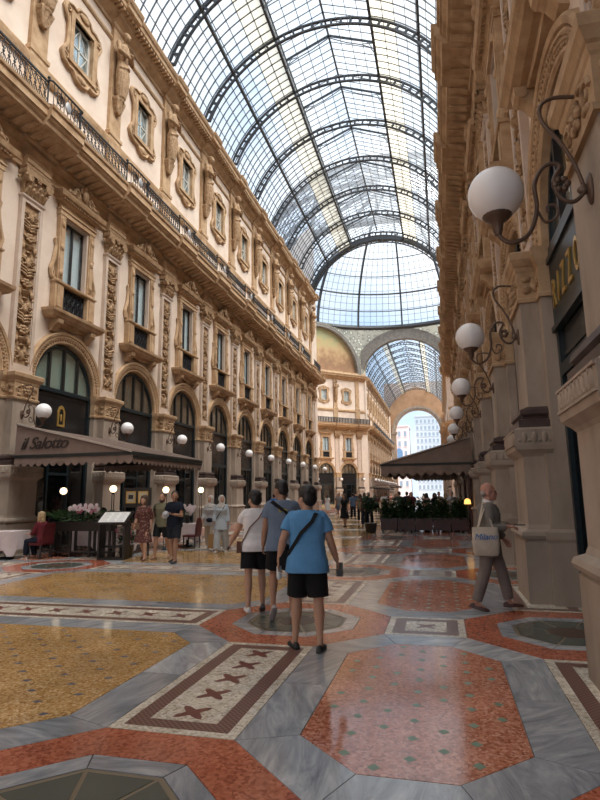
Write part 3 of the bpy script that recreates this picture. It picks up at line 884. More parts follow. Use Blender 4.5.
st.tube([(.02,.12,19.3),(.02,.06,18.9),(.0,.02,18.5)],[.12,.08,.03],8)
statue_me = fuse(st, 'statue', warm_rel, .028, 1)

def side_matrix(side, y):
    return TR(XC+side*W0, y, 0, PI/2 if side > 0 else -PI/2)
WIN = [0]; DOOR = [0]
def struct(prefix, counter, M):
    counter[0] += 1
    return empty('%s_%d' % (prefix, counter[0]), M, kind='structure')
def put_pier(wall, M, fine=True):
    p = link('pier', ped_me, wall, M)
    link('base_moulding', base_me, p); link('shaft', shaft_me, p)
    c = link('capital', cap_me, p)
    if fine: link('carved_relief', cap_rel_me, p); link('frieze_band', frieze_me, p)
    q = link('pilaster', pil_me, wall, M)
    link('pilaster_capital', pil_cap_me, q)
    if fine: link('carved_relief', pil_rel_me, q)
    link('entablature_break', res_me, wall, M)
def put_arch(wall, M, fine=True):
    a = link('archivolt', av_me, wall, M)
    if fine: link('bead_moulding', bead_me, a)
def put_window(M, curtain=True):
    w = struct('window', WIN, M)
    link('window_surround', surround_me, w); link('window_crest', crest_me, w); link('stone_frame', wframe_me, w)
    s = link('sash', sash_me, w); link('pane', wpane_me[-1], s); link('pane', wpane_me[1], s)
    link('iron_grille', grille_me, w); link('pane_backing', roomb_me, w)
    if curtain: link('curtain', curt_me, w)
    return w
def put_attic_window(M):
    w = struct('window', WIN, M)
    link('carved_surround', asur_me, w); link('window_frame', afr_me, w); link('pane', apane_me, w); link('pane_backing', areflect_me, w)
def put_shop(M, reflection_board=False, emblem=True):
    d = struct('door', DOOR, M)
    link('shop_frame', sfront_me, d); link('mullion', mull_me, d)
    for f in fanp: link('fanlight_pane', f, d)
    for f in spane_me: link('shop_pane', f, d)
    s = link('sign_panel', spanel_me, d)
    if emblem: link('gilt_emblem', emblem_me, s)
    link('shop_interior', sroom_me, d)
    link('reflection_board' if reflection_board else 'drape', freflect_me if reflection_board else fcurt_me, d)
def put_lamp(M, label, group):
    t = thing('wall_lamp', label, 'lamp', M, group)
    link('globe', lamp_globe, t); link('lamp_cup', lcup_me, t); link('scroll_arm', larm_me, t); link('wall_plate', lplate_me, t)
def put_railing(M_list, label):
    r = thing('balcony_railing', label, 'railing')
    for i, (M, post) in enumerate(M_list):
        # M is the bay centre, railing stands near the slab edge
        Mr = M @ Matrix.Translation((0, 1.10, 14.50))
        p = link('railing_panel', rail_me, r, Mr)
        for j in range(14):
            x = -HB+.95+j*(P-1.9)/13
            link('baluster', bal_me, p, Matrix.Translation((x, 0, .04)))
        if post:
            q = link('railing_post', post_me, r, M @ Matrix.Translation((HB, 1.10, 14.51)))
            link('railing_shield', ov, q)
    return r

# ------------------------------------------------------------------ the two walls of the near arm
KL, KR, KE = 1, -2, 11      # first and last piers
def side_wall(name, side, k0, detail_from, attic):
    mb = MB()
    for k in range(k0, KE): wall_bay(mb, side_matrix(side, Y0+(k+.5)*P), HB, attic)
    # end return at the octagon and continuation behind the viewer
    y0 = Y0+KE*P
    x0, x1 = sorted((XC+side*W0, XC+side*(W0+.9)))
    mb.box(x0, x1, y0-.02, Y_END+.6, 0, 24.0)
    yb = Y0+k0*P
    if yb > -14: mb.box(x0, x1, -14, yb, 0, 24.0)
    w = link(name, mb.mesh(name, plaster), None, None, kind='structure')
    for k in range(k0, KE+1):
        M = side_matrix(side, Y0+k*P)
        put_pier(w, M, fine=(k <= 9))
        Mb = side_matrix(side, Y0+(k+.5)*P)
        if attic:
            link('attic_pilaster', upil_me, w, M); link('cornice_break', ub_me, w, M)
        if k < KE:
            put_arch(w, Mb, fine=(k <= 8))
            link('entablature', ent_me, w, Mb)
            link('string_course', dado_me, w, Mb)
            link('attic_cornice', ucor_me, w, Mb)
            if attic: link('dentil_course', dent_me, w, Mb, kind='stuff')
            for j in range(12):
                link('modillion', mod_me, w, Mb @ Matrix.Translation((-HB+P*(j+.5)/12, 0, 0)))
    return w
wall_left = side_wall('wall_left', -1, KL, 1, True)
wall_right = side_wall('wall_right', 1, KR, 0, False)
for k in range(KL, KE):
    Mb = side_matrix(-1, Y0+(k+.5)*P)
    put_window(Mb); put_attic_window(Mb); put_shop(Mb, reflection_board=(k == 2), emblem=(k == 2))
for k in range(KR, KE):
    Mb = side_matrix(1, Y0+(k+.5)*P)
    put_window(Mb); put_shop(Mb, emblem=False)
put_railing([(side_matrix(-1, Y0+(k+.5)*P) @ Matrix.Rotation(0, 4, 'Z'), k < KE-1) for k in range(KL, KE)], 'black wrought iron railing along the balcony of the long left facade')
for k in range(KL+1, KE+1):
    n = k-KL-1
    t = thing('caryatid_statue', '%s stone draped figure from the near end of the upper left facade' % ORD[n], 'statue', side_matrix(-1, Y0+k*P) @ Matrix.Translation((0, .04, 0)), 'draped stone figures on the upper left facade', statue_me)
for i, k in enumerate(range(2, KE+1)):
    put_lamp(side_matrix(-1, Y0+k*P-.12), '%s white globe lamp from the near end of the left arcade wall' % ORD[i], 'globe lamps along the left wall')
for i, k in enumerate(range(0, KE+1)):
    lab = 'large white globe lamp on scrolled bracket of the nearest right pier' if i == 0 else '%s white globe lamp from the near end of the right wall' % ORD[i]
    put_lamp(side_matrix(1, Y0+k*P-.12), lab, 'globe lamps along the right wall')

# ------------------------------------------------------------------ far arm
FB = Y_FAR+1.6
NF = 10
for side, nm in ((-1, 'wall_far_left'), (1, 'wall_far_right')):
    mb = MB()
    for k in range(NF): wall_bay(mb, side_matrix(side, FB+(k+.5)*P), HB, side < 0)
    x0, x1 = sorted((XC+side*W0, XC+side*(W0+.9)))
    mb.box(x0, x1, Y_FAR, FB+.02, 0, 24.0); mb.box(x0, x1, FB+NF*P-.02, Y_OUT, 0, 24.0)
    w = link(nm, mb.mesh(nm, plaster), None, None, kind='structure')
    for k in range(NF+1):
        M = side_matrix(side, FB+k*P); Mb = side_matrix(side, FB+(k+.5)*P)
        put_pier(w, M, False)
        if side < 0: link('attic_pilaster', upil_me, w, M); link('cornice_break', ub_me, w, M)
        if k < NF:
            put_arch(w, Mb, False); link('entablature', ent_me, w, Mb); link('string_course', dado_me, w, Mb); link('attic_cornice', ucor_me, w, Mb)
    if side < 0:
        for k in range(NF):
            Mb = side_matrix(side, FB+(k+.5)*P)
            put_window(Mb); put_attic_window(Mb); put_shop(Mb, emblem=False)
        for k in range(NF+1):
            put_lamp(side_matrix(side, FB+k*P), '%s tiny globe lamp from the octagon on the left wall of the far arm' % ORD[k], 'globe lamps beyond the octagon')
    else:
        for k in range(NF): put_shop(side_matrix(side, FB+(k+.5)*P), emblem=False)
rail_far_me = MB().box(-HB,HB,-.03,.03,.90,.96).box(-HB,HB,-.025,.025,.03,.07)
for i in range(16): rail_far_me.box(-HB+.15+i*P/16-.09, -HB+.15+i*P/16+.09, -.015, .015, .05, .92)
rail_far_me = rail_far_me.mesh('railing_panel', iron)
def far_railing(Ms, label):
    r = thing('balcony_railing', label, 'railing')
    for M in Ms: link('railing_panel', rail_far_me, r, M @ Matrix.Translation((0, 1.10, 14.50)))
far_railing([side_matrix(-1, FB+(k+.5)*P) for k in range(NF)], 'dark iron railing on the balcony receding beyond the octagon')

# ------------------------------------------------------------------ octagon: diagonal walls
DIAG = {}
def diag_matrix(corner, ang, s):
    # s metres along the wall from the corner of the far arm
    d = Vector((math.cos(ang), math.sin(ang), 0))
    return Matrix.Translation(Vector((corner[0], corner[1], 0))+d*s)
def diagonal(name, sx):
    # from the far arm's mouth outwards and back towards the viewer
    cx = XC+sx*W0
    rz = -PI*0.75 if sx < 0 else PI*0.75
    def DM(s): return TR(cx+sx*s/math.sqrt(2), Y_FAR-s/math.sqrt(2), 0, rz)
    mb = MB()
    L = 20.5; PD = 5.0; first = 1.9
    for i in range(3): wall_bay(mb, DM(first+(i+.5)*PD), PD/2, True)
    for a, b in ((0, first), (first+3*PD, L)):
        c = (a+b)/2; q = MB().box(-(b-a)/2, (b-a)/2, -.9, 0, 0, 13.6).box(-(b-a)/2, (b-a)/2, -.9, -.25, 13.6, 24.0); mb.merge(q, DM(c))
    w = link(name, mb.mesh(name, plaster), None, None, kind='structure')
    for i in range(4): 
        M = DM(first+i*PD); put_pier(w, M, False); link('attic_pilaster', upil_me, w, M)
    for i in range(3):
        Mb = DM(first+(i+.5)*PD); put_arch(w, Mb, False)
        put_window(Mb); put_attic_window(Mb); put_shop(Mb, emblem=False)
    link('entablature', MB().hex(ENT, -L/2, L/2).mesh('entablature', warm), w, DM(L/2))
    link('attic_cornice', MB().hex(UC, -L/2, L/2).mesh('attic_cornice', warm), w, DM(L/2))
    link('string_course', MB().hex([(-.3,16.75),(-.10,16.85),(-.04,17.15),(-.3,17.4)], -L/2, L/2).mesh('string_course', warm), w, DM(L/2))
    return w, DM, first, PD, L
wd, DML, f_, PD_, L_ = diagonal('wall_octagon_left', -1)
wd2, DMR, _, _, _ = diagonal('wall_octagon_right', 1)
r = thing('balcony_railing', 'dark iron railing across the slanted wall under the lunette painting', 'railing')
rr = MB().box(-L_/2,L_/2,-.03,.03,.90,.97).box(-L_/2,L_/2,-.03,.03,.03,.08)
for i in range(60): x = -L_/2+.17+i*L_/60; rr.box(x-.12,x+.12,-.015,.015,.05,.92)
link('railing_panel', rr.mesh('railing_panel', iron), r, DML(L_/2) @ Matrix.Translation((0,1.10,14.5)))
for i, s in enumerate((f_, f_+PD_, f_+2*PD_)):
    put_lamp(DML(s), '%s small globe lamp from the corner on the slanted octagon wall' % ORD[i], 'globe lamps on the octagon wall')
for i, s in enumerate((f_+PD_, f_+2*PD_)):
    thing('caryatid_statue', 'stone figure between attic windows of the slanted octagon wall, %s from the corner' % ORD[i], 'statue', DML(s) @ Matrix.Translation((0,.04,0)), 'stone figures on the octagon wall', statue_me)
# closing walls of the side arms and the near diagonals (they face away from the viewer)
ow = MB()
for sx in (-1, 1):
    a = Vector((XC+sx*W0, Y_END, 0)); b = Vector((XC+sx*(W0+14.5), Y_END+14.5, 0))
    ow.add([(a.x,a.y,0),(b.x,b.y,0),(b.x,b.y,33.4),(a.x,a.y,33.4)], [(0,1,2,3)])
    x = XC+sx*50
    ow.add([(x,Y_END+10,0),(x,Y_FAR-10,0),(x,Y_FAR-10,33),(x,Y_END+10,33)], [(0,1,2,3)])
    for yv in (Y_END+14.5, Y_FAR-14.5):
        x0 = XC+sx*22; ow.add([(x0,yv,0),(x,yv,0),(x,yv,25),(x0,yv,25)], [(0,1,2,3)])
link('wall_octagon_back', ow.mesh('wall_octagon_back', plaster, fix=False), None, None, kind='structure')

# ------------------------------------------------------------------ glazed vaults
VR, VZ = 8.3, 22.3
A_S = math.acos(7.75/VR)                 # springing angle
A_P1 = math.acos(5.8/VR); A_P2 = math.acos(3.0/VR)
ceil_near = empty('ceiling', kind='structure')
def varc(r, a0, a1, n): return [(XC+r*math.cos(a0+(a1-a0)*i/n), VZ+r*math.sin(a0+(a1-a0)*i/n)) for i in range(n+1)]
def lattice_rib(depth=.50, w=.15):
    mb = MB()
    n = 32
    ro, ri = VR, VR-depth
    O = varc(ro, A_S, PI-A_S, n); I = varc(ri, A_S, PI-A_S, n)
    Oi = varc(ro-.10, A_S, PI-A_S, n); Ii = varc(ri+.10, A_S, PI-A_S, n)
    for A, B in ((O, Oi), (Ii, I)):
        vs = []
        for (x, z), (x2, z2) in zip(A, B): vs += [(x,-w/2,z),(x,w/2,z),(x2,w/2,z2),(x2,-w/2,z2)]
        fs = []
        for i in range(n):
            for k in range(4): fs.append((4*i+k,4*i+(k+1)%4,4*i+4+(k+1)%4,4*i+4+k))
        mb.add(vs, fs)
    for i in range(0, n+1):
        (x, z), (x2, z2) = O[i], I[i]
        mb.bar((x,0,z),(x2,0,z2), .13, .13)
    return mb
rib_me = lattice_rib().mesh('lattice_rib', steel_dk)
thin = MB()
nA = 18
def arc_bar(mb, r, a0, a1, n, w, d, y=0):
    A = varc(r, a0, a1, n); B = varc(r-d, a0, a1, n); vs = []; fs = []
    for (x,z),(x2,z2) in zip(A,B): vs += [(x,y-w/2,z),(x,y+w/2,z),(x2,y+w/2,z2),(x2,y-w/2,z2)]
    for i in range(n):
        for k in range(4): fs.append((4*i+k,4*i+(k+1)%4,4*i+4+(k+1)%4,4*i+4+k))
    mb.add(vs, fs)
RG = VR+.10
LZ = 31.75                                # ridge of the raised lantern
LE = VZ+RG*math.sin(A_P2)+.42             # its eaves
arc_bar(thin, RG+.03, A_S, A_P2, nA, .05, .07)
arc_bar(thin, RG+.03, PI-A_P2, PI-A_S, nA, .05, .07)
thin.bar((XC-2.95,0,LE),(XC,0,LZ),.035,.06); thin.bar((XC+2.95,0,LE),(XC,0,LZ),.035,.06)
for s in (-1, 1): thin.bar((XC+s*3.0,0,LE-.45),(XC+s*2.95,0,LE),.035,.05)
gbar_me = thin.mesh('glazing_bar', steel)
tr_ = MB()                                # light gabled truss half way between two ribs
tr_.bar((XC-2.95,0,LE-.05),(XC,0,LZ-.08),.07,.09); tr_.bar((XC+2.95,0,LE-.05),(XC,0,LZ-.08),.07,.09)
for s in (-1, 1):
    tr_.tube([(XC+s*2.95,0,LE-.8),(XC+s*2.7,0,LE-.35),(XC+s*2.1,0,LE-.0),(XC+s*1.2,0,LE+.35),(XC,0,LZ-.2)], .035, 5)
    tr_.bar((XC+s*2.9,0,LE-.1),(XC+s*2.2,0,LE+.02),.04,.04); tr_.bar((XC+s*2.95,0,LE-.6),(XC+s*2.5,0,LE+.1),.04,.04)
truss_me = tr_.mesh('gable_truss', steel)
def vault(ceil, y0, y1, rib_ys, bars_per_bay=8, single=True, pane_objs=None, arcs_n=9, pane_mat=pane_m):
    for y in rib_ys: link('lattice_rib', rib_me, ceil, Matrix.Translation((0, y, 0)))
    # heavy and light longitudinal bars
    def lbar(name, ang, r, w, h, mat):
        x, z = XC+r*math.cos(ang), VZ+r*math.sin(ang)
        link(name, MB().box(x-w/2,x+w/2,y0,y1,z-h/2,z+h/2).mesh(name, mat), ceil)
    for a in (A_P1, A_P2, PI-A_P1, PI-A_P2): lbar('purlin', a, VR-.02, .16, .22, steel_dk)
    link('ridge_bar', MB().box(XC-.06,XC+.06,y0,y1,LZ-.14,LZ-.02).mesh('ridge_bar', steel), ceil)
    for s in (-1, 1): link('eaves_bar', MB().box(XC+s*2.95-.05,XC+s*2.95+.05,y0,y1,LE-.06,LE+.05).mesh('eaves_bar', steel), ceil)
    angs = [A_S+(A_P2-A_S)*i/arcs_n for i in range(arcs_n+1)]
    for i in range(1, arcs_n):
        for a in (angs[i], PI-angs[i]): lbar('glazing_bar', a, RG+.01, .04, .045, steel)
    for i in (1, 2, 3):
        for s in (-1, 1):
            x = XC+s*2.95*(1-i/4); z = LE+(LZ-LE)*i/4
            link('glazing_bar', MB().box(x-.018,x+.018,y0,y1,z-.02,z+.02).mesh('glazing_bar', steel), ceil)
    dy = P/bars_per_bay
    nb = int(round((y1-y0)/dy))
    for j in range(nb+1): link('glazing_bar', gbar_me, ceil, Matrix.Translation((0, y0+(y1-y0)*j/nb, 0)))
    for i in range(len(rib_ys)-1): link('gable_truss', truss_me, ceil, Matrix.Translation((0, (rib_ys[i]+rib_ys[i+1])/2, 0)))
    # panes
    strips = []
    for i in range(arcs_n):
        for m in (0, 1):
            a, b = (angs[i], angs[i+1]) if m == 0 else (PI-angs[i], PI-angs[i+1])
            strips.append(((XC+RG*math.cos(a), VZ+RG*math.sin(a)), (XC+RG*math.cos(b), VZ+RG*math.sin(b)), pane_cream if i >= arcs_n-(2 if arcs_n > 8 else 1) else pane_mat))
    for s in (-1, 1):
        for i in range(4):
            strips.append(((XC+s*2.95*(1-i/4), LE+(LZ-LE)*i/4), (XC+s*2.95*(1-(i+1)/4), LE+(LZ-LE)*(i+1)/4), pane_mat))
        strips.append(((XC+s*3.0, LE-.45), (XC+s*2.95, LE), pane_cream))
    rest = {pane_mat.name: MB(), pane_cream.name: MB()}
    dyy = (y1-y0)/nb
    for (p, q, m) in strips:
        me = None
        for j in range(nb):
            yc = y0+(j+.5)*dyy
            if pane_objs and pane_objs(p[0]-XC, yc):
                if me is None:
                    t = .012
                    me = MB().add([(p[0],-dyy/2+.02,p[1]),(p[0],dyy/2-.02,p[1]),(q[0],dyy/2-.02,q[1]),(q[0],-dyy/2+.02,q[1])], [(0,1,2,3)]).mesh('pane', m, fix=False)
                link('pane', me, ceil, Matrix.Translation((0, yc, 0)))
            else:
                rest[m.name].add([(p[0],yc-dyy/2,p[1]),(p[0],yc+dyy/2,p[1]),(q[0],yc+dyy/2,q[1]),(q[0],yc-dyy/2,q[1])], [(0,1,2,3)])
    for nme, b in rest.items():
        if b.v: link('panes', b.mesh('panes', MATS[nme], fix=False), ceil, None, kind='stuff')
ribs = [Y0+k*P for k in range(-4, KE+1)]
vault(ceil_near, ribs[0], Y_END, ribs, 8, True, lambda x, y: x < 2 and 24.4 < y < 34.2)
# parapets under the vault
for s in (-1, 1):
    x0, x1 = sorted((XC+s*7.72, XC+s*8.0))
    link('parapet', MB().box(x0,x1,-14,Y_END,24.0,VZ+RG*math.sin(A_S)+.1).mesh('parapet', warm), ceil_near)
# the arch where the vault opens into the dome
def mouth(ceil, y, mat, d=.5, lo=.45, hi=.9, dz=0.0):
    mb = MB()
    mb.rev([(VR-lo,-d),(VR-lo,d),(VR+.1,d),(VR+.2,d*.6),(VR+hi,d*.6),(VR+hi,-d),(VR-lo,-d)], XC, VZ+dz, A_S, PI-A_S, 40)
    return link('mouth_arch', mb.mesh('mouth_arch', mat), ceil, Matrix.Translation((0, y, 0)))
mouth(ceil_near, Y_END, steel_dk, .2, .25, .30)
link('lattice_rib', rib_me, ceil_near, Matrix.Translation((0, Y_END-.5, -.25)))

ceil_far = empty('ceiling_far', kind='structure')
fr_ribs = [FB+k*P for k in range(NF+1)]
vault(ceil_far, Y_FAR, Y_OUT, fr_ribs, 5, False, None, 7)
grey_stone = stone('grey_arch_stone', (.17,.165,.15), (.30,.285,.26), scale=2, bump=.2)
mouth(ceil_far, Y_FAR, grey_stone, .6, .1, 1.9, .3)

# ------------------------------------------------------------------ dome
YO = (Y_END+Y_FAR)/2
DR, DZ, DH = 21.6, 33.1, 17.5
dome = empty('ceiling_dome', kind='structure')
def dpt(phi, t, r=0.0):
    # t 0 at the base ring, 1 at the crown
    a = t*PI/2*0.93
    rr = (DR+r)*math.cos(a); return Vector((XC+rr*math.cos(phi), YO+rr*math.sin(phi), DZ+(DH+r)*math.sin(a)))
NM = 16
for i in range(NM):
    phi = 2*PI*i/NM
    mb = MB()
    rad = Vector((math.cos(phi), math.sin(phi), 0)); tan = Vector((-math.sin(phi), math.cos(phi), 0))
    n = 18; vs = []; fs = []
    for k in range(n+1):
        a = dpt(phi, k/n, 0); b = dpt(phi, k/n, -.55); w = .14
        vs += [a-tan*w, a+tan*w, b+tan*w, b-tan*w]
    for k in range(n):
        for q in range(4): fs.append((4*k+q,4*k+(q+1)%4,4*k+4+(q+1)%4,4*k+4+q))
    mb.add(vs, fs)
    link('dome_rib', mb.mesh('dome_rib', steel_dk), dome)
for j, t in enumerate([.0, .125, .25, .375, .50, .625, .75, .875, 1.0]):
    mb = MB(); pts = [dpt(2*PI*i/64, t, -.1) for i in range(65)]
    mb.tube(pts, .48 if j == 0 else (.09 if j != 2 else .16), 5, cap=False)
    link('dome_ring', mb.mesh('dome_ring', steel_dk), dome)
ts = [i/22 for i in range(23)]
for i in range(NM):
    mb = MB(); bars = MB()
    for k in range(7):
        a0 = 2*PI*(i+k/7)/NM; a1 = 2*PI*(i+(k+1)/7)/NM
        for q in range(22):
            mb.add([dpt(a0,ts[q]),dpt(a1,ts[q]),dpt(a1,ts[q+1]),dpt(a0,ts[q+1])], [(0,1,2,3)])
        if k: bars.tube([dpt(a0, t) for t in ts], .04, 3, cap=False)
    for q in range(1, 22): bars.tube([dpt(2*PI*(i+k/7)/NM, ts[q]) for k in range(8)], .04, 3, cap=False)
    link('dome_panes', mb.mesh('dome_panes', pane_m, fix=False), dome, None, kind='stuff')
    link('dome_glazing_bars', bars.mesh('dome_glazing_bars', steel, fix=False), dome, None, kind='stuff')
# drum: spandrels between the arches and the ring
def pattern_glass():
    m, t, b = nt('patterned_spandrel_glass')
    v = wpos(t); vo = t.nodes.new('ShaderNodeTexVoronoi'); vo.inputs['Scale'].default_value = 1.3
    t.links.new(v, vo.inputs['Vector'])
    r = ramp(t, [(.0,(.80,.66,.24)),(.25,(.85,.84,.74)),(.40,(.30,.28,.22)),(.6,(.55,.52,.42))]); t.links.new(vo.outputs['Distance'], r.inputs['Fac'])
    t.links.new(r.outputs['Color'], b.inputs['Base Color'])
    b.inputs['Transmission Weight'].default_value = .0
    out = t.nodes['Material Output']; tl = t.nodes.new('ShaderNodeBsdfTranslucent'); t.links.new(r.outputs['Color'], tl.inputs['Color'])
    mx = t.nodes.new('ShaderNodeMixShader'); mx.inputs['Fac'].default_value = .75
    t.links.new(b.outputs[0], mx.inputs[1]); t.links.new(tl.outputs[0], mx.inputs[2]); t.links.new(mx.outputs[0], out.inputs['Surface'])
    return m
spg = pattern_glass()
def drum_side(c0, c1, R, cz, name, parent):
    """upright wall strip from c0 to c1 with an arched hole, up to the ring"""
    a = Vector((c0[0], c0[1], 0)); b = Vector((c1[0], c1[1], 0)); L = (b-a).length; d = (b-a)/L; mid = (a+b)/2
    zt = DZ+.2; n = 32; mb = MB()
    A = [(R*math.cos(PI*i/n), cz+R*math.sin(PI*i/n)) for i in range(n+1)]
    def W(x, z): p = mid+d*x; return (p.x, p.y, z)
    for i in range(n):
        (x0,z0),(x1,z1) = A[i],A[i+1]
        mb.add([W(x0,z0),W(x1,z1),W(x1,zt),W(x0,zt)], [(0,1,2,3)])
    for s in (-1, 1): mb.add([W(s*R,24.0),W(s*L/2,24.0),W(s*L/2,zt),W(s*R,zt)], [(0,1,2,3)])
    return link(name, mb.mesh(name, spg, fix=False), parent)
VX = [(XC-W0,Y_FAR),(XC+W0,Y_FAR),(XC+W0+14.5,Y_FAR-14.5),(XC+W0+14.5,Y_END+14.5),(XC+W0,Y_END),(XC-W0,Y_END),(XC-W0-14.5,Y_END+14.5),(XC-W0-14.5,Y_FAR-14.5)]
drum_side(VX[0], VX[1], 7.4, VZ+1.6, 'spandrel', dome)
drum_side(VX[1], VX[2], 8.6, 23.9, 'spandrel', dome); drum_side(VX[7], VX[0], 8.6, 23.9, 'spandrel', dome)
drum_side(VX[2], VX[3], 7.4, 23.9, 'spandrel', dome); drum_side(VX[6], VX[7], 7.4, 23.9, 'spandrel', dome)
# painted lunettes
def fresco():
    m, t, b = nt('faded_lunette_painting')
    g = t.nodes.new('ShaderNodeNewGeometry'); sx = t.nodes.new('ShaderNodeSeparateXYZ'); t.links.new(g.outputs['Position'], sx.inputs[0])
    n = t.nodes.new('ShaderNodeTexNoise'); n.inputs['Scale'].default_value = .8; n.inputs['Detail'].default_value = 5; t.links.new(g.outputs['Position'], n.inputs['Vector'])
    mr = t.nodes.new('ShaderNodeMapRange'); mr.inputs['From Min'].default_value = 24; mr.inputs['From Max'].default_value = 31.5; t.links.new(sx.outputs['Z'], mr.inputs['Value'])
    ad = t.nodes.new('ShaderNodeMath'); ad.operation = 'MULTIPLY_ADD'; ad.inputs[1].default_value = .9; t.links.new(n.outputs['Fac'], ad.inputs[0])
    sb = t.nodes.new('ShaderNodeMath'); sb.operation = 'SUBTRACT'; sb.inputs[1].default_value = .45; t.links.new(mr.outputs['Result'], sb.inputs[0]); t.links.new(sb.outputs[0], ad.inputs[2])
    r = ramp(t, [(.0,(.34,.20,.11)),(.25,(.26,.15,.08)),(.45,(.40,.25,.13)),(.60,(.47,.33,.17)),(.8,(.44,.37,.18)),(.98,(.37,.36,.19))])
    t.links.new(ad.outputs[0], r.inputs['Fac']); t.links.new(r.outputs['Color'], b.inputs['Base Color']); b.inputs['Roughness'].default_value = .8
    return m
frs = fresco()
for DMx, nm in ((DML, 'lunette_painting'), (DMR, 'lunette_painting')):
    mb = MB().prism([(8.5*math.cos(PI*i/32), 24.0+8.5*math.sin(PI*i/32)) for i in range(33)], -.6, -.5, 'y')
    link(nm, mb.mesh(nm, frs), dome, DMx(10.25))
    mb = MB().rev([(8.5,-.5),(8.5,.25),(8.65,.32),(8.85,.25),(8.95,.32),(9.2,.30),(9.3,-.1)], 0, 23.9, 0, PI, 36)
    link('lunette_arch', mb.mesh('lunette_arch', grey_stone), dome, DMx(10.25))
    # standing figures of the painting, in low relief of flat colour
# ------------------------------------------------------------------ end wall with the great arch
ew = MB()
A = arc_pts(6.1, 18.9, 0, PI, 30, XC)
for i in range(30):
    (x0,z0),(x1,z1) = A[i],A[i+1]
    ew.add([(x0,0,z0),(x1,0,z1),(x1,0,33),(x0,0,33)], [(0,1,2,3)]); ew.add([(x0,0,z0),(x1,0,z1),(x1,1.6,z1),(x0,1.6,z0)], [(0,1,2,3)])
for s in (-1, 1):
    x0, x1 = sorted((XC+s*6.1, XC+s*9)); ew.box(x0,x1,0,1.6,0,18.9); ew.add([(x0,0,18.9),(x1,0,18.9),(x1,0,33),(x0,0,33)], [(0,1,2,3)])
wall_end = link('wall_end', ew.mesh('wall_end', stone('russet_end_wall', (.36,.20,.11), (.50,.31,.18), scale=.6, bump=.1)), None, Matrix.Translation((0,Y_OUT,0)), kind='structure')
link('archivolt', MB().rev([(6.1,.2),(6.1,-.2),(6.3,-.3),(6.5,-.28),(6.6,-.4),(7.2,-.42),(7.25,.0)], XC, 18.9, 0, PI, 36).mesh('archivolt', greige), wall_end)
for s in (-1, 1):
    link('impost', MB().stack([(17.9,.3,.9),(18.2,.35,1.0),(18.4,.5,1.15),(18.9,.55,1.2)], -.4).mesh('impost', greige), wall_end, Matrix.Translation((XC+s*6.9,0,0)) @ Matrix.Rotation(PI,4,'Z'))
    link('shaft', MB().box(-.7,.7,-.3,.25,0,17.9).mesh('shaft', greige), wall_end, Matrix.Translation((XC+s*6.9,0,0)) @ Matrix.Rotation(PI,4,'Z'))
# the entrance arch behind the viewer
wb = MB()
for i in range(30):
    (x0,z0),(x1,z1) = A[i],A[i+1]
    wb.box(min(x0,x1),max(x0,x1),-15.2,-14,max(z0,z1)-6.0,33)
for s in (-1, 1):
    x0, x1 = sorted((XC+s*6.1, XC+s*9)); wb.box(x0,x1,-15.2,-14,0,33)
link('wall_back', wb.mesh('wall_back', warm), None, None, kind='structure')
# ------------------------------------------------------------------ buildings in the square beyond the arch
def far_building(label, x0, x1, y, h, wallm, winm, nx, nz, wz0, ww, wh, roofm=None):
    b = thing('building', label, 'building', Matrix.Translation(((x0+x1)/2, y, 0)))
    w = (x1-x0)/2
    link('facade', MB().box(-w,w,0,14,0,h).box(-w-.3,w+.3,-.3,14,h-.5,h).mesh('facade', wallm), b)
    me = MB().box(-ww/2,ww/2,-.06,.05,0,wh).mesh('window', winm)
    sill = MB().box(-ww/2-.12,ww/2+.12,-.22,.02,-.14,0).mesh('sill', wallm)
    for i in range(nx):
        for j in range(nz):
            q = link('window', me, b, Matrix.Translation((-w+(i+.5)*2*w/nx, 0, wz0+j*(h-wz0-.6)/nz)))
            link('sill', sill, q)
    return b, w
pinkw = plain('pale_pink_render', (.80,.66,.64), .8); bluew = plain('pale_blue_grey_cladding', (.56,.63,.70), .6)
glz = plain('sky_blue_window', (.16,.28,.46), .2); glz2 = plain('grey_blue_window', (.30,.37,.46), .2)
b1, w1 = far_building('pale pink palace with arched blue window beyond the end arch', -21.5, -12.0, 226, 29, pinkw, glz2, 4, 6, 4.5, 1.0, 2.2)
link('arched_window', MB().prism([(-1.5,18.2),(1.5,18.2),(1.5,21.4)]+[(1.5*math.cos(a*PI/8),21.4+1.5*math.sin(a*PI/8)) for a in range(1,8)]+[(-1.5,21.4)], -.3, .1, 'y').mesh('arched_window', glz), b1, Matrix.Translation((.8,0,-3.2)))
b2, w2 = far_building('tall pale blue grey tower with a grid of windows beyond the end arch', -9.3, 3.5, 232, 33.5, bluew, glz2, 8, 11, 3.5, .9, 1.5)
# ================================================================== things
def text_mesh(name, s, size, mat, extrude=.004, shear=0.0, space=1.0, sx=1.0, bold=0.0):
    cu = bpy.data.curves.new(name, 'FONT'); cu.body = s; cu.size = size; cu.extrude = extrude; cu.shear = shear
    cu.space_character = space; cu.align_x = 'LEFT'; cu.offset = bold; cu.resolution_u = 4
    o = bpy.data.objects.new('tmp', cu); COL.objects.link(o)
    me = bpy.data.meshes.new_from_object(o.evaluated_get(bpy.context.evaluated_depsgraph_get()))
    bpy.data.objects.remove(o); bpy.data.curves.remove(cu)
    if sx != 1.0: me.transform(Matrix.Diagonal((sx, 1, 1, 1)))
    me.materials.clear(); me.materials.append(mat); me.name = name
    return me
def basis(o, x, y):
    x = Vector(x); y = Vector(y); z = x.cross(y)
    M = Matrix.Identity(4)
    for i in range(3): M[i][0] = x[i]; M[i][1] = y[i]; M[i][2] = z[i]; M[i][3] = o[i]
    return M
canvas = stone('taupe_canvas', (.20,.145,.12), (.27,.20,.165), scale=2.5, bump=.1, bscale=120, rough=.9)
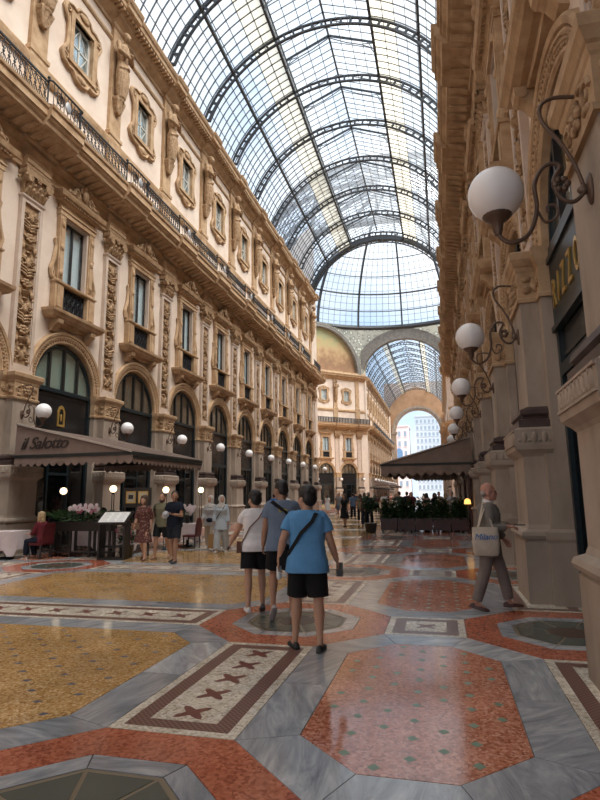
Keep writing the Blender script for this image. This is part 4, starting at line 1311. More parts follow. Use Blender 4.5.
canvas_dk = stone('brown_canvas', (.12,.082,.066), (.17,.12,.098), scale=2.5, bump=.1, bscale=120, rough=.9)
canvas_trim = plain('pale_piping', (.42,.35,.30), .8)
trim_dk = plain('dark_green_trim', (.018,.020,.018), .6)
letter_m = plain('dark_lettering', (.035,.022,.018), .7)
red_leather = plain('dark_red_leather', (.10,.012,.016), .45)
wine = plain('wine_red_wood', (.040,.010,.010), .4)
cloth = stone('pinkish_tablecloth', (.52,.44,.44), (.64,.56,.56), scale=3, bump=.05)
leaf_a = stone('leaf_green', (.020,.055,.016), (.045,.10,.028), scale=4, bump=0, rough=.5)
leaf_b = stone('dark_leaf_green', (.014,.034,.012), (.030,.065,.020), scale=4, bump=0, rough=.5)
petal_w = plain('white_petal', (.74,.62,.64), .6); petal_p = plain('pink_petal', (.50,.16,.22), .6)
warm_globe = plain('lit_globe', (1.0,.78,.50), .4, 0, .5, 2.2)
paper = plain('white_paper', (.80,.80,.78), .5); print_g = plain('printed_text', (.42,.42,.42), .6)

def scallop(p, q, z, drop, n, mat, name, parent, out=.0):
    """hanging fabric strip with a wavy lower edge"""
    p = Vector((p[0],p[1],0)); q = Vector((q[0],q[1],0)); d = (q-p)/n; nn = Vector((-d.y,d.x,0)).normalized()
    mb = MB(); k = 6; vs = []
    for i in range(n*k+1):
        t = i/k; c = p+d*t; w = abs(math.sin(PI*t)); zz = z-drop*(.62+.38*w)
        for e in (-.006, .006): vs += [(c.x+nn.x*e,c.y+nn.y*e,z),(c.x+nn.x*e,c.y+nn.y*e,zz)]
    fs = []
    for i in range(n*k):
        a = 4*i; b = 4*i+4
        fs += [(a,b,b+1,a+1),(a+2,a+3,b+3,b+2),(a+1,b+1,b+3,a+3),(a,a+2,b+2,b)]
    mb.add(vs, fs)
    return link(name, mb.mesh(name, mat), parent)
def awning(label, xw, xo, y0, y1, zw, ze, parent_mat=None, valance=.26, sign=None):
    t = thing('awning', label, 'awning', Matrix.Identity(4))
    # roof sheet
    step = .24 if valance < .4 else .36
    th = .03
    link('canopy', MB().add([(xw,y0,zw),(xo,y0,ze),(xo,y1,ze),(xw,y1,zw),(xw,y0,zw-th),(xo,y0,ze-th),(xo,y1,ze-th),(xw,y1,zw-th)], [(0,1,2,3),(4,7,6,5),(0,4,5,1),(1,5,6,2),(2,6,7,3),(3,7,4,0)]).mesh('canopy', canvas_dk), t)
    for y, s in ((y0,-1),(y1,1)):
        link('side_panel', MB().add([(xw,y,ze),(xo,y,ze-.02),(xo,y,ze),(xw,y,zw),(xw,y-s*.015,ze),(xo,y-s*.015,ze-.02),(xo,y-s*.015,ze),(xw,y-s*.015,zw)], [(0,1,2,3),(7,6,5,4),(0,4,5,1),(2,6,7,3),(0,3,7,4),(1,5,6,2)]).mesh('side_panel', canvas), t)
        link('piping', MB().bar((xw,y+s*.02,zw+.02),(xo,y+s*.02,ze+.03),.07,.06).mesh('piping', canvas_trim), t)
        link('edge_trim', MB().bar((xw,y,ze-.02),(xo,y,ze-.02),.05,.10).mesh('edge_trim', trim_dk), t)
    link('edge_trim', MB().bar((xo,y0-.03,ze-.02),(xo,y1+.03,ze-.02),.06,.10).mesh('edge_trim', trim_dk), t)
    scallop((xw,y0),(xo,y0),ze-.06,valance,int(abs(xo-xw)/step),canvas,'valance',t)
    scallop((xo,y0),(xo,y1),ze-.06,valance,int((y1-y0)/step),canvas,'valance',t)
    scallop((xw,y1),(xo,y1),ze-.06,valance,int(abs(xo-xw)/step),canvas,'valance',t)
    # steel frame below
    fr = MB()
    for y in (y0+.1,(y0+y1)/2,y1-.1): fr.bar((xw,y,zw-.08),(xo,y,ze-.08),.05,.05)
    fr.bar((xo,y0,ze-.12),(xo,y1,ze-.12),.05,.05)
    link('frame', fr.mesh('frame', trim_dk), t)
    return t
# --- the restaurant awning on the left
awl = awning('brown scalloped restaurant awning with script lettering on the left facade', -12.35, -8.4, 14.0, 18.65, 3.86, 2.90)
M = basis((-12.15, 13.965, 3.10), (1,0,0), (0,0,1))
link('lettering', text_mesh('lettering', 'il Salotto', .50, letter_m, .004, .42, .92, 1.0, .006), awl, M)
po = MB().lathe([(.05,0),(.05,2.85)], (-8.5,18.5,0), 10).lathe([(.14,0),(.14,.05),(.06,.1)], (-8.5,18.5,0), 12)
link('post', po.mesh('post', canvas_trim, 60), awl)

# --- furniture builders
def chair_tree(mat, label, M, group):
    t = thing('dining_chair', label, 'chair', M, group)
    link('seat', MB().box(-.22,.22,-.22,.22,.37,.43).mesh('seat', mat) if chair_tree.m is None else chair_tree.m[0], t)
    if chair_tree.m is None:
        seat = t.children[0].data
        bk = MB(); vs = []
        rings = []
        for z, y, h in ((.41,-.22,.20),(.62,-.235,.215),(.80,-.26,.215),(.93,-.285,.20),(.97,-.29,.16)):
            rings.append([Vector((-h,y-.025,z)),Vector((h,y-.025,z)),Vector((h,y+.03,z)),Vector((-h,y+.03,z))])
        bk.loft(rings)
        leg = MB().lathe([(.016,0),(.022,.37)], (0,0,0), 6)
        chair_tree.m = (seat, bk.mesh('backrest', mat), leg.mesh('leg', black_wood), MB().box(-.19,.19,-.012,.012,.2,.225).mesh('stretcher', black_wood))
    m = chair_tree.m
    link('backrest', m[1], t)
    for x in (-.19,.19):
        for y in (-.19,.19): link('leg', m[2], t, Matrix.Translation((x,y,0)))
    link('stretcher', m[3], t, Matrix.Translation((0,-.19,0)))
    return t
chair_tree.m = None
def drape_cloth(hx, hz, mat, drop=.5, rnd=None):
    rg = random.Random(rnd or 1); mb = MB(); n = 40; rings = []
    for j in range(6):
        t = j/5; r = []
        for i in range(n):
            a = 2*PI*i/n; c, s = math.cos(a), math.sin(a); k = hx/max(abs(c),abs(s))
            fl = 1+t*(.06+.05*math.sin(9*a)+.03*math.sin(5*a+1))
            zz = hz-drop*t*(1-.0)+(-.16*t*t if abs(abs(c)-abs(s)) < .35 else 0)
            r.append(Vector((k*c*fl, k*s*fl, zz)))
        rings.append(r)
    mb.loft(rings, cap=False); mb.add([(p.x,p.y,p.z) for p in rings[0]], [tuple(range(n))])
    return mb.mesh('tablecloth', mat, 60)
tc_me = None
def table_tree(label, M, group):
    global tc_me
    t = thing('dining_table', label, 'table', M, group)
    if tc_me is None:
        tc_me = (drape_cloth(.42,.755,cloth,.50), MB().box(-.40,.40,-.40,.40,.72,.75).mesh('table_top', black_wood), MB().lathe([(.22,0),(.22,.03),(.04,.06),(.035,.72)], (0,0,0), 12).mesh('pedestal', iron, 60))
    link('table_top', tc_me[1], t); link('pedestal', tc_me[2], t); link('tablecloth', tc_me[0], t)
    return t
def leaves(mb, n, c, r, size, rg, droop=.5, up=.3):
    for _ in range(n):
        a = rg.uniform(0,2*PI); e = rg.uniform(-.2,1.2); rr = rg.uniform(.25,1)
        p = Vector((c[0]+r[0]*rr*math.cos(a)*math.cos(e), c[1]+r[1]*rr*math.sin(a)*math.cos(e), c[2]+r[2]*rr*math.sin(e)))
        d = Vector((math.cos(a+rg.uniform(-.6,.6)), math.sin(a+rg.uniform(-.6,.6)), rg.uniform(-droop,up+.4))).normalized()
        s = size*rg.uniform(.6,1.2); w = d.cross(Vector((0,0,1))); w = (w.normalized() if w.length > .01 else Vector((1,0,0)))*s*.22
        nn = d.cross(w).normalized()*s*.08
        mb.add([p, p+d*s*.45+w+nn, p+d*s, p+d*s*.45-w+nn, p+d*s*.5-nn], [(0,1,4),(1,2,4),(2,3,4),(3,0,4)])
def fern(mb, c, n, L, rg):
    for i in range(n):
        a = 2*PI*i/n+rg.uniform(-.3,.3); el = rg.uniform(.8,1.45); pts = []
        for k in range(7):
            t = k/6; pts.append(Vector((c[0]+L*t*math.cos(a)*math.cos(el)*1.1, c[1]+L*t*math.sin(a)*math.cos(el)*1.1, c[2]+L*(t*math.sin(el)-.45*t*t))))
        mb.tube(pts, [.006*(1-.7*k/6) for k in range(7)], 3)
        for k in range(1,6):
            d = (pts[k+1]-pts[k-1]).normalized(); w = d.cross(Vector((0,0,1))).normalized()
            for s in (-1,1):
                q = pts[k]; l = L*.22*(1-.12*k)
                mb.add([q, q+w*s*l*.5+d*l*.3+Vector((0,0,.01)), q+w*s*l+d*l*.45-Vector((0,0,.03)), q+w*s*l*.5+d*l*.02], [(0,1,2,3)])
def flowers(mb, n, c, r, size, rg):
    for _ in range(n):
        p = Vector((c[0]+rg.uniform(-r[0],r[0]), c[1]+rg.uniform(-r[1],r[1]), c[2]+rg.uniform(-r[2],r[2])))
        for k in range(5):
            a = 2*PI*k/5; mb.ell(p+Vector((size*.6*math.cos(a), -.01, size*.6*math.sin(a))), (size*.5,size*.18,size*.5), 6, 4)
rg = random.Random(11)
def trough(label, x0, x1, y, z0, z1, M=None, legs=True, plants=True):
    t = thing('planter', label, 'planter', Matrix.Translation(((x0+x1)/2, y, 0)))
    w = (x1-x0)/2
    link('box', MB().box(-w,w,-.16,.16,z0,z1).box(-w-.02,w+.02,-.18,.18,z1-.05,z1).mesh('box', black_wood), t)
    if legs:
        lm = MB().box(-.03,.03,-.03,.03,0,z0).mesh('leg', black_wood)
        for sx in (-1,-.33,.33,1):
            for sy in (-1,1): link('leg', lm, t, Matrix.Translation((sx*(w-.05), sy*.12, 0)))
        link('shelf', MB().box(-w,w,-.14,.14,.12,.15).mesh('shelf', black_wood), t)
    return t, w
# --- left terrace
pl1, w_ = trough('black raised trough of white orchids and ferns before the restaurant', -11.05, -9.05, 14.25, .72, .98)
for (fx, fy, fn, fl) in ((-.75,0,16,.62),(-.95,.05,12,.60),(.72,.02,16,.6),(.9,0,10,.55)):
    fb = MB(); fern(fb, (fx,fy,1.0), fn, fl, rg); link('fern', fb.mesh('fern', leaf_a), pl1)
fb = MB(); leaves(fb, 260, (0,0,1.0), (.95,.16,.28), .16, rg); link('foliage', fb.mesh('foliage', leaf_b), pl1)
fb = MB(); flowers(fb, 34, (-.02,-.02,1.36), (.48,.10,.09), .055, rg); link('orchid_flowers', fb.mesh('orchid_flowers', petal_w, 60), pl1)
fb = MB(); flowers(fb, 9, (.05,-.05,1.30), (.45,.08,.07), .045, rg); link('pink_flowers', fb.mesh('pink_flowers', petal_p, 60), pl1)
def globe_post(label, x, y, z, base=0.0):
    t = thing('globe_light', label, 'lamp', Matrix.Translation((x,y,0)), 'lit globe lights of the terrace')
    link('globe', MB().ell((0,0,z),.105,16,12).mesh('globe', warm_globe, 180), t)
    link('holder', MB().lathe([(.05,z-.13),(.06,z-.10),(.03,z-.16)], (0,0,0), 10).mesh('holder', iron, 60), t)
    mb = MB()
    for s in (-1,1): mb.tube([(s*.035,0,base),(s*.035,0,z-.12)], .012, 6)
    mb.lathe([(.09,base),(.09,base+.02),(.03,base+.05)], (0,0,0), 10)
    link('pole', mb.mesh('pole', iron), t)
globe_post('lit warm globe light over the ferns beside the orchids, nearest the left pier', -11.0, 14.55, 1.86)
globe_post('lit warm globe light right of the orchids, above the menu lectern', -9.32, 14.55, 1.90)
globe_post('lit warm globe light behind the bearded man in the olive shirt', -8.6, 16.4, 1.87)
globe_post('lit warm globe light above the two women in pale headscarves', -8.6, 19.1, 1.88)
# menu lectern with two framed cards behind it
ml = thing('menu_lectern', 'black menu lectern with a lit white sheet beside the orchids', 'lectern', TR(-8.72, 13.75, 0, .12))
link('stand', MB().box(-.38,-.33,-.18,.18,0,1.02).box(.33,.38,-.18,.18,0,1.02).box(-.36,.36,-.2,.2,.0,.05).box(-.36,.36,.1,.14,.3,.36).mesh('stand', black_wood), ml)
Ms = Matrix.Translation((0,-.02,1.12)) @ Matrix.Rotation(.55, 4, 'X')
link('tray', MB().box(-.44,.44,-.30,.30,-.05,0).mesh('tray', black_wood), ml, Ms)
sheet = link('menu_sheet', MB().box(-.37,.37,-.24,.24,0,.006).mesh('menu_sheet', paper), ml, Ms)
mb = MB()
for j in range(9):
    for (a, b) in ((-.33,-.12),(-.08,.10),(.14,.33)): mb.box(a, b-.03*((j*7)%3), -.20+j*.048, -.19+j*.048, .006, .008)
link('printed_lines', mb.mesh('printed_lines', print_g), sheet)
mf = thing('menu_board', 'black board holding two framed cards behind the lectern', 'sign', TR(-8.55, 14.6, 0, .05))
link('post', MB().box(-.4,-.36,-.02,.02,0,1.85).box(.36,.40,-.02,.02,0,1.85).mesh('post', black_wood), mf)
link('board', MB().box(-.42,.42,-.03,.03,1.36,1.92).mesh('board', black_wood), mf)
for s in (-1, 1):
    f = link('framed_card', MB().band([(s*.19-.15,1.48),(s*.19+.15,1.48),(s*.19+.15,1.82),(s*.19-.15,1.82)], [(s*.19-.12,1.51),(s*.19+.12,1.51),(s*.19+.12,1.79),(s*.19-.12,1.79)], -.045, -.03, 'y').mesh('framed_card', gold), mf)
    link('card', MB().box(s*.19-.12,s*.19+.12,-.036,-.03,1.51,1.79).mesh('card', plain('cream_card_%d' % s, (.62,.55,.36) if s > 0 else (.50,.47,.36), .6)), f)
    if s < 0: link('picture', MB().box(s*.19-.08,s*.19+.07,-.038,-.035,1.60,1.72).mesh('picture', black_wood), f)
fp = thing('potted_plant', 'dark leafy pot plant with red flowers below the menu lectern', 'plant', Matrix.Translation((-8.62, 14.23, 0)))
link('pot', MB().lathe([(.13,0),(.18,.05),(.20,.32),(.22,.34),(.18,.34)], (0,0,0), 16).mesh('pot', black_wood, 60), fp)
fb = MB(); leaves(fb, 240, (0,0,.45), (.26,.14,.42), .13, rg); link('foliage', fb.mesh('foliage', leaf_b), fp)
fb = MB(); flowers(fb, 14, (0,-.12,.62), (.24,.10,.16), .04, rg); link('flowers', fb.mesh('flowers', petal_p, 60), fp)
chair_specs = [(-12.8,13.5,-PI/2*.9,'dark red dining chair at the far left edge, left of the first white table'),
               (-10.98,13.68,PI/2*.95,'dark red dining chair with the seated woman in it'),
               (-10.6,16.2,2.2,'dark red dining chair behind the orchid planter under the awning'),
               (-7.95,17.0,1.6,'dark red dining chair beside the cloth table behind the navy-shirted man'),
               (-11.3,17.4,-1.2,'dark red dining chair deep under the awning near the facade')]
for x, y, r, l in chair_specs: chair_tree(red_leather, l, TR(x,y,0,r), 'dark red terrace chairs')
table_tree('white-cloth dining table at the left edge before the pier', TR(-11.98,13.55,0,.1), 'terrace tables')
table_tree('white-cloth dining table just behind the orchid planter', TR(-10.4,15.2,0,.1), 'terrace tables')
table_tree('white-cloth dining table behind the menu lectern under the awning', TR(-9.4,15.5,0,.1), 'terrace tables')
table_tree('pink-white cloth table left of the two women in headscarves', TR(-8.4,17.6,0,.3), 'terrace tables')
wt = thing('flower_arrangement', 'white and pink flowers on the cloth table behind the navy-shirted man', 'flowers', Matrix.Translation((-8.4,17.6,.758)))
link('vase', MB().lathe([(.05,0),(.07,.08),(.04,.2),(.06,.26)], (0,0,0), 12).mesh('vase', black_wood, 60), wt)
fb = MB(); leaves(fb, 60, (0,0,.3), (.22,.2,.25), .14, rg); link('foliage', fb.mesh('foliage', leaf_a), wt)
fb = MB(); flowers(fb, 26, (0,0,.45), (.26,.2,.14), .06, rg); link('blossoms', fb.mesh('blossoms', petal_w, 60), wt)

# --- right-hand terrace under the far awning
awr = awning('dark brown scalloped cafe awning on the right beyond the suited man', 1.28, -2.55, 24.6, 30.0, 4.0, 2.92, None, .46)
mb = MB()
for y in (24.75, 29.8):
    mb.tube([(1.15,y,0),(1.15,y,2.9)], .06, 8); mb.lathe([(.15,0),(.15,.1),(.07,.2)], (1.15,y,0), 10)
    mb.tube([(1.42,y+.1,0),(1.42,y+.1,3.0)], .05, 8)
link('post', mb.mesh('post', wine, 60), awr)
awning('second dark awning farther down the right side', 1.2, -1.9, 38.0, 46.0, 3.9, 3.0, None, .3)
awning('low striped-edge awning along the left wall past the octagon', -12.4, -9.6, 108.0, 140.0, 4.2, 3.4, None, .3)
def hedge_box(i, x0, x1, y, label):
    t = thing('planter', label, 'planter', Matrix.Translation(((x0+x1)/2, y, 0)), 'hedge planters of the right terrace')
    w = (x1-x0)/2
    link('box', MB().box(-w+.02,w-.02,-.2,.2,.10,.60).box(-w+.01,w-.01,-.22,.22,.56,.62).box(-w+.05,-w+.12,-.2,.2,0,.1).box(w-.12,w-.05,-.2,.2,0,.1).mesh('box', wine), t)
    pm = MB()
    for sx in (-1,1): pm.box(min(sx*w*.9,sx*.06),max(sx*w*.9,sx*.06),-.225,-.20,.18,.50)
    link('box_panel', pm.mesh('box_panel', plain('wine_panel_%d' % i, (.055,.012,.012), .45)), t)
    r2 = random.Random(40+i)
    fb = MB(); leaves(fb, 620, (0,0,.68), (w*.90,.28,.84), .20, r2); link('foliage', fb.mesh('foliage', leaf_b), t)
    fb = MB(); leaves(fb, 150, (0,-.06,.76), (w*.9,.28,.82), .17, r2); link('light_foliage', fb.mesh('light_foliage', leaf_a), t)
    fb = MB(); flowers(fb, 5, (0,-.1,1.15), (w,.2,.25), .035, r2); link('flowers', fb.mesh('flowers', petal_w, 60), t)
xs = [-2.7,-1.95,-1.2,-.45,.3,1.0]
names = ['leftmost wine-red planter box with clipped leafy shrub on the right terrace', 'second hedge planter from the left on the right terrace', 'third hedge planter from the left on the right terrace', 'fourth hedge planter from the left on the right terrace', 'rightmost hedge planter of the right terrace, beside the suited man']
for i in range(5): hedge_box(i, xs[i], xs[i+1], 25.1, names[i])
tp = thing('potted_shrub', 'tall dark shrub in a pot at the left end of the hedge planters', 'plant', Matrix.Translation((-3.08,24.6,0)))
link('pot', MB().lathe([(.20,0),(.22,.05),(.28,.38),(.30,.42),(.25,.42)], (0,0,0), 14).mesh('pot', black_wood, 60), tp)
link('stem', MB().tube([(0,0,.4),(.02,0,1.0)], .03, 6).mesh('stem', black_wood), tp)
fb = MB(); leaves(fb, 420, (0,0,1.05), (.36,.34,.62), .2, random.Random(5)); link('foliage', fb.mesh('foliage', leaf_b), tp)
for i, (x, y, r) in enumerate([(-2.0,27.35,0),(-.75,27.35,0),(.45,27.3,0),(-1.25,29.5,0),(.3,29.5,0)]):
    table_tree('cafe table under the right awning, %s from the near left' % ORD[i], TR(x,y,0,r), 'tables of the right terrace')
for i, (x, y, r) in enumerate([(-2.6,26.6,-1.4),(-1.4,26.5,1.5),(-.25,26.4,-1.5),(1.0,26.5,1.6),(-2.0,28.4,-1.3),(-.5,28.6,1.6)]):
    chair_tree(red_leather, 'dark red cafe chair under the right awning, %s from the near left' % ORD[i], TR(x,y,0,r), 'chairs of the right terrace')
tl = thing('table_lamp', 'small lit amber table lamp beside the suited man', 'lamp', Matrix.Translation((1.0,24.35,0)))
link('shade', MB().lathe([(.14,1.20),(.12,1.36),(.06,1.42),(.0,1.43)], (0,0,0), 14, False).mesh('shade', plain('lit_amber_shade', (1.0,.52,.13), .5, 0, .5, 1.4), 60), tl)
link('stem', MB().lathe([(.10,0),(.10,.02),(.015,.05),(.015,1.3)], (0,0,0), 10).mesh('stem', bronze, 60), tl)

# --- gilded shop name between the first two right-hand piers
Mb = side_matrix(1, Y0+.5*P)
sg = thing('shop_sign', 'dark shop sign with tall gilt letters between the two nearest right piers', 'sign', Mb)
link('fascia', MB().box(-1.62,1.62,-.10,-.04,4.15,5.32).box(-1.64,1.64,-.10,.0,5.25,5.34).box(-1.64,1.64,-.10,.0,4.12,4.20).mesh('fascia', dark_green), sg)
tm = text_mesh('gilt_letters', 'RIZZOLI', .66, gold, .012, 0, 1.9, .56, .0)
link('gilt_letters', tm, sg, basis((1.46,-.025,4.46), (-1,0,0), (0,0,1)))
# ================================================================== people
def skin_mat(name, c): return stone(name, tuple(v*.86 for v in c), c, scale=7, bump=0, rough=.55)
skin_a = skin_mat('skin_light', (.50,.29,.20)); skin_b = skin_mat('skin_tan', (.40,.22,.145)); skin_c = skin_mat('skin_rosy', (.52,.26,.19))
hair_k = plain('black_hair', (.012,.010,.010), .5); hair_b = plain('brown_hair', (.06,.03,.018), .5); hair_g = plain('grey_hair', (.30,.27,.25), .6); hair_bl = plain('fair_hair', (.36,.25,.13), .6)
def fabric(name, c, v=.82): return stone(name, tuple(x*v for x in c), c, scale=9, bump=.25, bscale=14, rough=.9, spec=.15)
eye_m = plain('dark_eye', (.02,.015,.012), .3); lip_m = plain('lips', (.30,.10,.085), .5)
TORSO_M = [(-.13,.10,.085,0),(-.06,.150,.110,-.01),(.0,.168,.118,-.012),(.08,.160,.112,-.008),(.18,.150,.104,0),(.28,.160,.110,.008),(.38,.176,.116,.008),(.46,.172,.102,-.002),(.51,.130,.080,-.012),(.545,.068,.062,-.012)]
TORSO_F = [(-.13,.10,.085,0),(-.06,.155,.112,-.015),(.0,.172,.122,-.018),(.08,.150,.108,-.008),(.18,.130,.095,0),(.28,.142,.108,.012),(.36,.152,.122,.022),(.44,.150,.098,.0),(.50,.112,.074,-.01),(.54,.056,.052,-.01)]
class Body:
    def __init__(s, H=1.75, female=False, lean=0, L=(0,0,2,5,0), R=(0,0,2,5,0), AL=(0,6,10,0), AR=(0,6,10,0), head=(0,0), twist=0, seated=False, curl=.5, bulk=1.0):
        # legs: swing forward, knee flex, abduct, toe out, heel lift (deg). arms: swing forward, abduct, elbow flex, forearm inward turn
        s.k = H/1.75; s.f = female; s.T = TORSO_F if female else TORSO_M; s.bulk = bulk; s.curl = curl
        r = math.radians
        s.ank = {}; s.knee = {}; s.hip = {}; s.toe = {}; s.lift = {}
        th, shn = .435, .425
        low = []
        for sd, q in ((-1,L),(1,R)):
            a, kf, ab, to, hl = [r(v) for v in q]
            h = Vector((sd*.092,0,0))
            d1 = Vector((sd*math.sin(ab), math.sin(a)*math.cos(ab), -math.cos(a)*math.cos(ab)))
            a2 = a-kf
            d2 = Vector((sd*math.sin(ab)*.6, math.sin(a2), -math.cos(a2))).normalized()
            k = h+d1*th; n = k+d2*shn
            s.hip[sd] = h; s.knee[sd] = k; s.ank[sd] = n; s.toe[sd] = (to*sd, hl)
            # lowest point of the foot below the ankle
            low.append(n.z-.085-.13*math.sin(max(hl,0)))
        s.base = -min(low) if not seated else .53
        up = Vector((0,0,s.base))
        for dct in (s.hip, s.knee, s.ank):
            for q in dct: dct[q] = dct[q]+up
        s.TM = Matrix.Translation(up) @ Matrix.Rotation(-r(twist)*-1, 4, 'Z') @ Matrix.Rotation(-r(lean), 4, 'X')
        s.sh = {}; s.el = {}; s.wr = {}; s.hd = {}
        sw = .150 if female else .178
        for sd, q in ((-1,AL),(1,AR)):
            a, ab, ef, inw = [r(v) for v in q]
            p = Vector((sd*sw,-.005,.475))
            d1 = Vector((sd*math.sin(ab), math.sin(a)*math.cos(ab), -math.cos(a)*math.cos(ab)))
            # forearm: flex about the axis across the arm, then turned inwards
            a2 = a+ef
            d2 = Vector((sd*math.sin(ab)*math.cos(ef), math.sin(a2), -math.cos(a2))).normalized()
            d2 = Matrix.Rotation(sd*inw, 3, 'Z') @ d2
            e = p+d1*.285; w = e+d2*.245
            s.sh[sd] = s.TM @ p; s.el[sd] = s.TM @ e; s.wr[sd] = s.TM @ w
            s.hd[sd] = (s.TM.to_3x3() @ d2).normalized()
        s.HM = s.TM @ Matrix.Translation((0,.012,.545)) @ Matrix.Rotation(r(head[0]), 4, 'Z') @ Matrix.Rotation(-r(head[1]), 4, 'X') @ Matrix.Diagonal((1.10,1.08,1.10,1))
    def S(s): return Matrix.Diagonal((s.k,s.k,s.k,1))
    def rings(s, z0, z1, off, n=22, flare=0.0, garment=False):
        prof = []
        zs = sorted(set([z0, z1]+[q[0] for q in s.T if z0 < q[0] < z1]))
        for z in zs:
            for i in range(len(s.T)-1):
                a, b = s.T[i], s.T[i+1]
                if a[0] <= z <= b[0]:
                    t = (z-a[0])/(b[0]-a[0]); q = [a[j]+(b[j]-a[j])*t for j in range(4)]; break
            else: q = list(s.T[0]) if z < s.T[0][0] else list(s.T[-1]); q[0] = z
            if garment and z < 0: q = [z]+list(s.T[2][1:])
            if garment and z > .44: q = [z, q[1]*.97+.004, q[2], q[3]]
            prof.append(q)
        out = []
        for z, rx, ry, cy in prof:
            fl = flare*max(0,(.1-z)/.25)
            rr = []
            for i in range(n):
                a = 2*PI*i/n; c, sn = math.cos(a), math.sin(a)
                ex = .82
                rr.append(s.TM @ Vector(((rx*s.bulk+off+fl)*math.copysign(abs(c)**ex,c), cy+(ry*s.bulk+off+fl)*math.copysign(abs(sn)**ex,sn), z)))
            out.append(rr)
        return out
    def tp(s, z, ang, off):
        # point on the torso surface: ang 0 right side, 90 front, 180 left, 270 back
        for i in range(len(s.T)-1):
            a, b = s.T[i], s.T[i+1]
            if a[0] <= z <= b[0]:
                t = (z-a[0])/(b[0]-a[0]); _, rx, ry, cy = [a[j]+(b[j]-a[j])*t for j in range(4)]; break
        else: _, rx, ry, cy = s.T[0] if z < s.T[0][0] else s.T[-1]
        a = math.radians(ang); c, sn = math.cos(a), math.sin(a)
        return s.TM @ Vector(((rx*s.bulk+off)*math.copysign(abs(c)**.82,c), cy+(ry*s.bulk+off)*math.copysign(abs(sn)**.82,sn), z))
    def add_hand(s, mb, sd):
        w = s.wr[sd]; d = s.hd[sd]
        side = Vector((0,1,0)) if abs(d.y) < .8 else Vector((sd,0,0))
        # palm faces the body: thumb side is forward
        th = (side-d*side.dot(d)).normalized(); nrm = d.cross(th).normalized()
        inward = Vector((-sd,0,0)); 
        if nrm.dot(inward) < 0: nrm = -nrm
        M = Matrix((th, nrm, d)).transposed()
        mb.ell(w+d*.045, (.038,.016,.052), 10, 8, M)
        for i, (o, ln) in enumerate(((.026,.070),(.009,.078),(-.009,.073),(-.026,.058))):
            p = w+d*.082+th*o; c = s.curl*(.8+.15*i)
            d1 = (d*math.cos(c*.5)+nrm*math.sin(c*.5)); d2 = (d*math.cos(c*1.4)+nrm*math.sin(c*1.4)); d3 = (d*math.cos(c*2.2)+nrm*math.sin(c*2.2))
            a = p+d1*ln*.42; b = a+d2*ln*.33; e = b+d3*ln*.25
            limb(mb, [p-d*.015, a, b, e], [.0095,.009,.008,.007], 6)
        p = w+d*.02+th*.03
        limb(mb, [p, p+d*.03+th*.024+nrm*.01, p+d*.062+th*.026+nrm*.022], [.012,.010,.008], 6)
    def skin_mesh(s, mat, vox, fingers=True):
        mb = MB()
        mb.loft(s.rings(-.13,.545,0))
        hm = s.HM
        mb.ell(s.TM @ Vector((0,-.02,.50)), (.11,.06,.055), 12, 8)
        limb(mb, [s.TM @ Vector((0,-.012,.50)), s.TM @ Vector((0,0,.60)), hm @ Vector((0,0,.06))], [.062,.055,.054], 12)
        # head: skull, face, jaw, nose, ears, brow
        M3 = hm.to_3x3()
        mb.ell(hm @ Vector((0,-.008,.150)), (.076,.092,.098), 18, 14, M3)
        mb.ell(hm @ Vector((0,.030,.100)), (.062,.070,.088), 16, 12, M3)
        mb.ell(hm @ Vector((0,.058,.045)), (.036,.036,.030), 12, 8, M3)
        mb.tube([hm @ Vector((0,.092,.135)), hm @ Vector((0,.112,.098)), hm @ Vector((0,.098,.086))], [.010,.015,.012], 8)
        mb.ell(hm @ Vector((0,.092,.062)), (.024,.012,.010), 8, 6, M3)
        mb.ell(hm @ Vector((0,.078,.152)), (.052,.018,.012), 10, 6, M3)
        for sd in (-1,1):
            mb.ell(hm @ Vector((sd*.076,-.002,.108)), (.012,.022,.034), 8, 8, M3)
            mb.ell(hm @ Vector((sd*.040,.062,.100)), (.024,.024,.024), 8, 6, M3)
            limb(mb, [s.sh[sd], s.sh[sd].lerp(s.el[sd],.45), s.el[sd], s.el[sd].lerp(s.wr[sd],.3), s.wr[sd]], [.048,.050,.043,.044,.029], 12)
            if fingers: s.add_hand(mb, sd)
            else: mb.ell(s.wr[sd]+s.hd[sd]*.08, (.035,.03,.07), 8, 6)
            h, k, n = s.hip[sd], s.knee[sd], s.ank[sd]
            b = s.bulk
            limb(mb, [h, h.lerp(k,.4), k, k.lerp(n,.3), k.lerp(n,.7), n], [.086*b,.080*b,.055,.057*b,.040,.036], 12)
            to, hl = s.toe[sd]
            fd = Matrix.Rotation(-to, 3, 'Z') @ Vector((0,math.cos(hl),-math.sin(hl)))
            limb(mb, [n-Vector((0,0,.03)), n-Vector((0,0,.05))+fd*.09], [.034,.028], 8)
        me = fuse(mb, 'body', mat, vox, 2, .4); me.transform(s.S()); return me
    def top_mesh(s, mat, vox, off=.024, hem=-.10, sleeve=.55, neck=.548, name='shirt', flare=.0, sl_off=.026, skirt=None):
        mb = MB(); mb.loft(s.rings(hem, neck, off, 24, flare, True))
        if skirt:
            # skirt below the hem: (length, radius at the end)
            ln, rr = skirt
            base = s.TM @ Vector((0,0,hem)); rings = [s.rings(hem, hem+.01, off, 24, flare, True)[0]]
            for t in (.35,.7,1.0):
                ring = []
                for i in range(24):
                    a = 2*PI*i/24; r2 = .16+(rr-.16)*t+.012*math.sin(5*a+t)
                    ring.append(Vector((base.x+r2*1.05*math.cos(a), base.y+(s.knee[-1].y+s.knee[1].y)/2*t*.6+r2*.85*math.sin(a), base.z-ln*t)))
                rings.append(ring)
            mb.loft(rings[::-1])
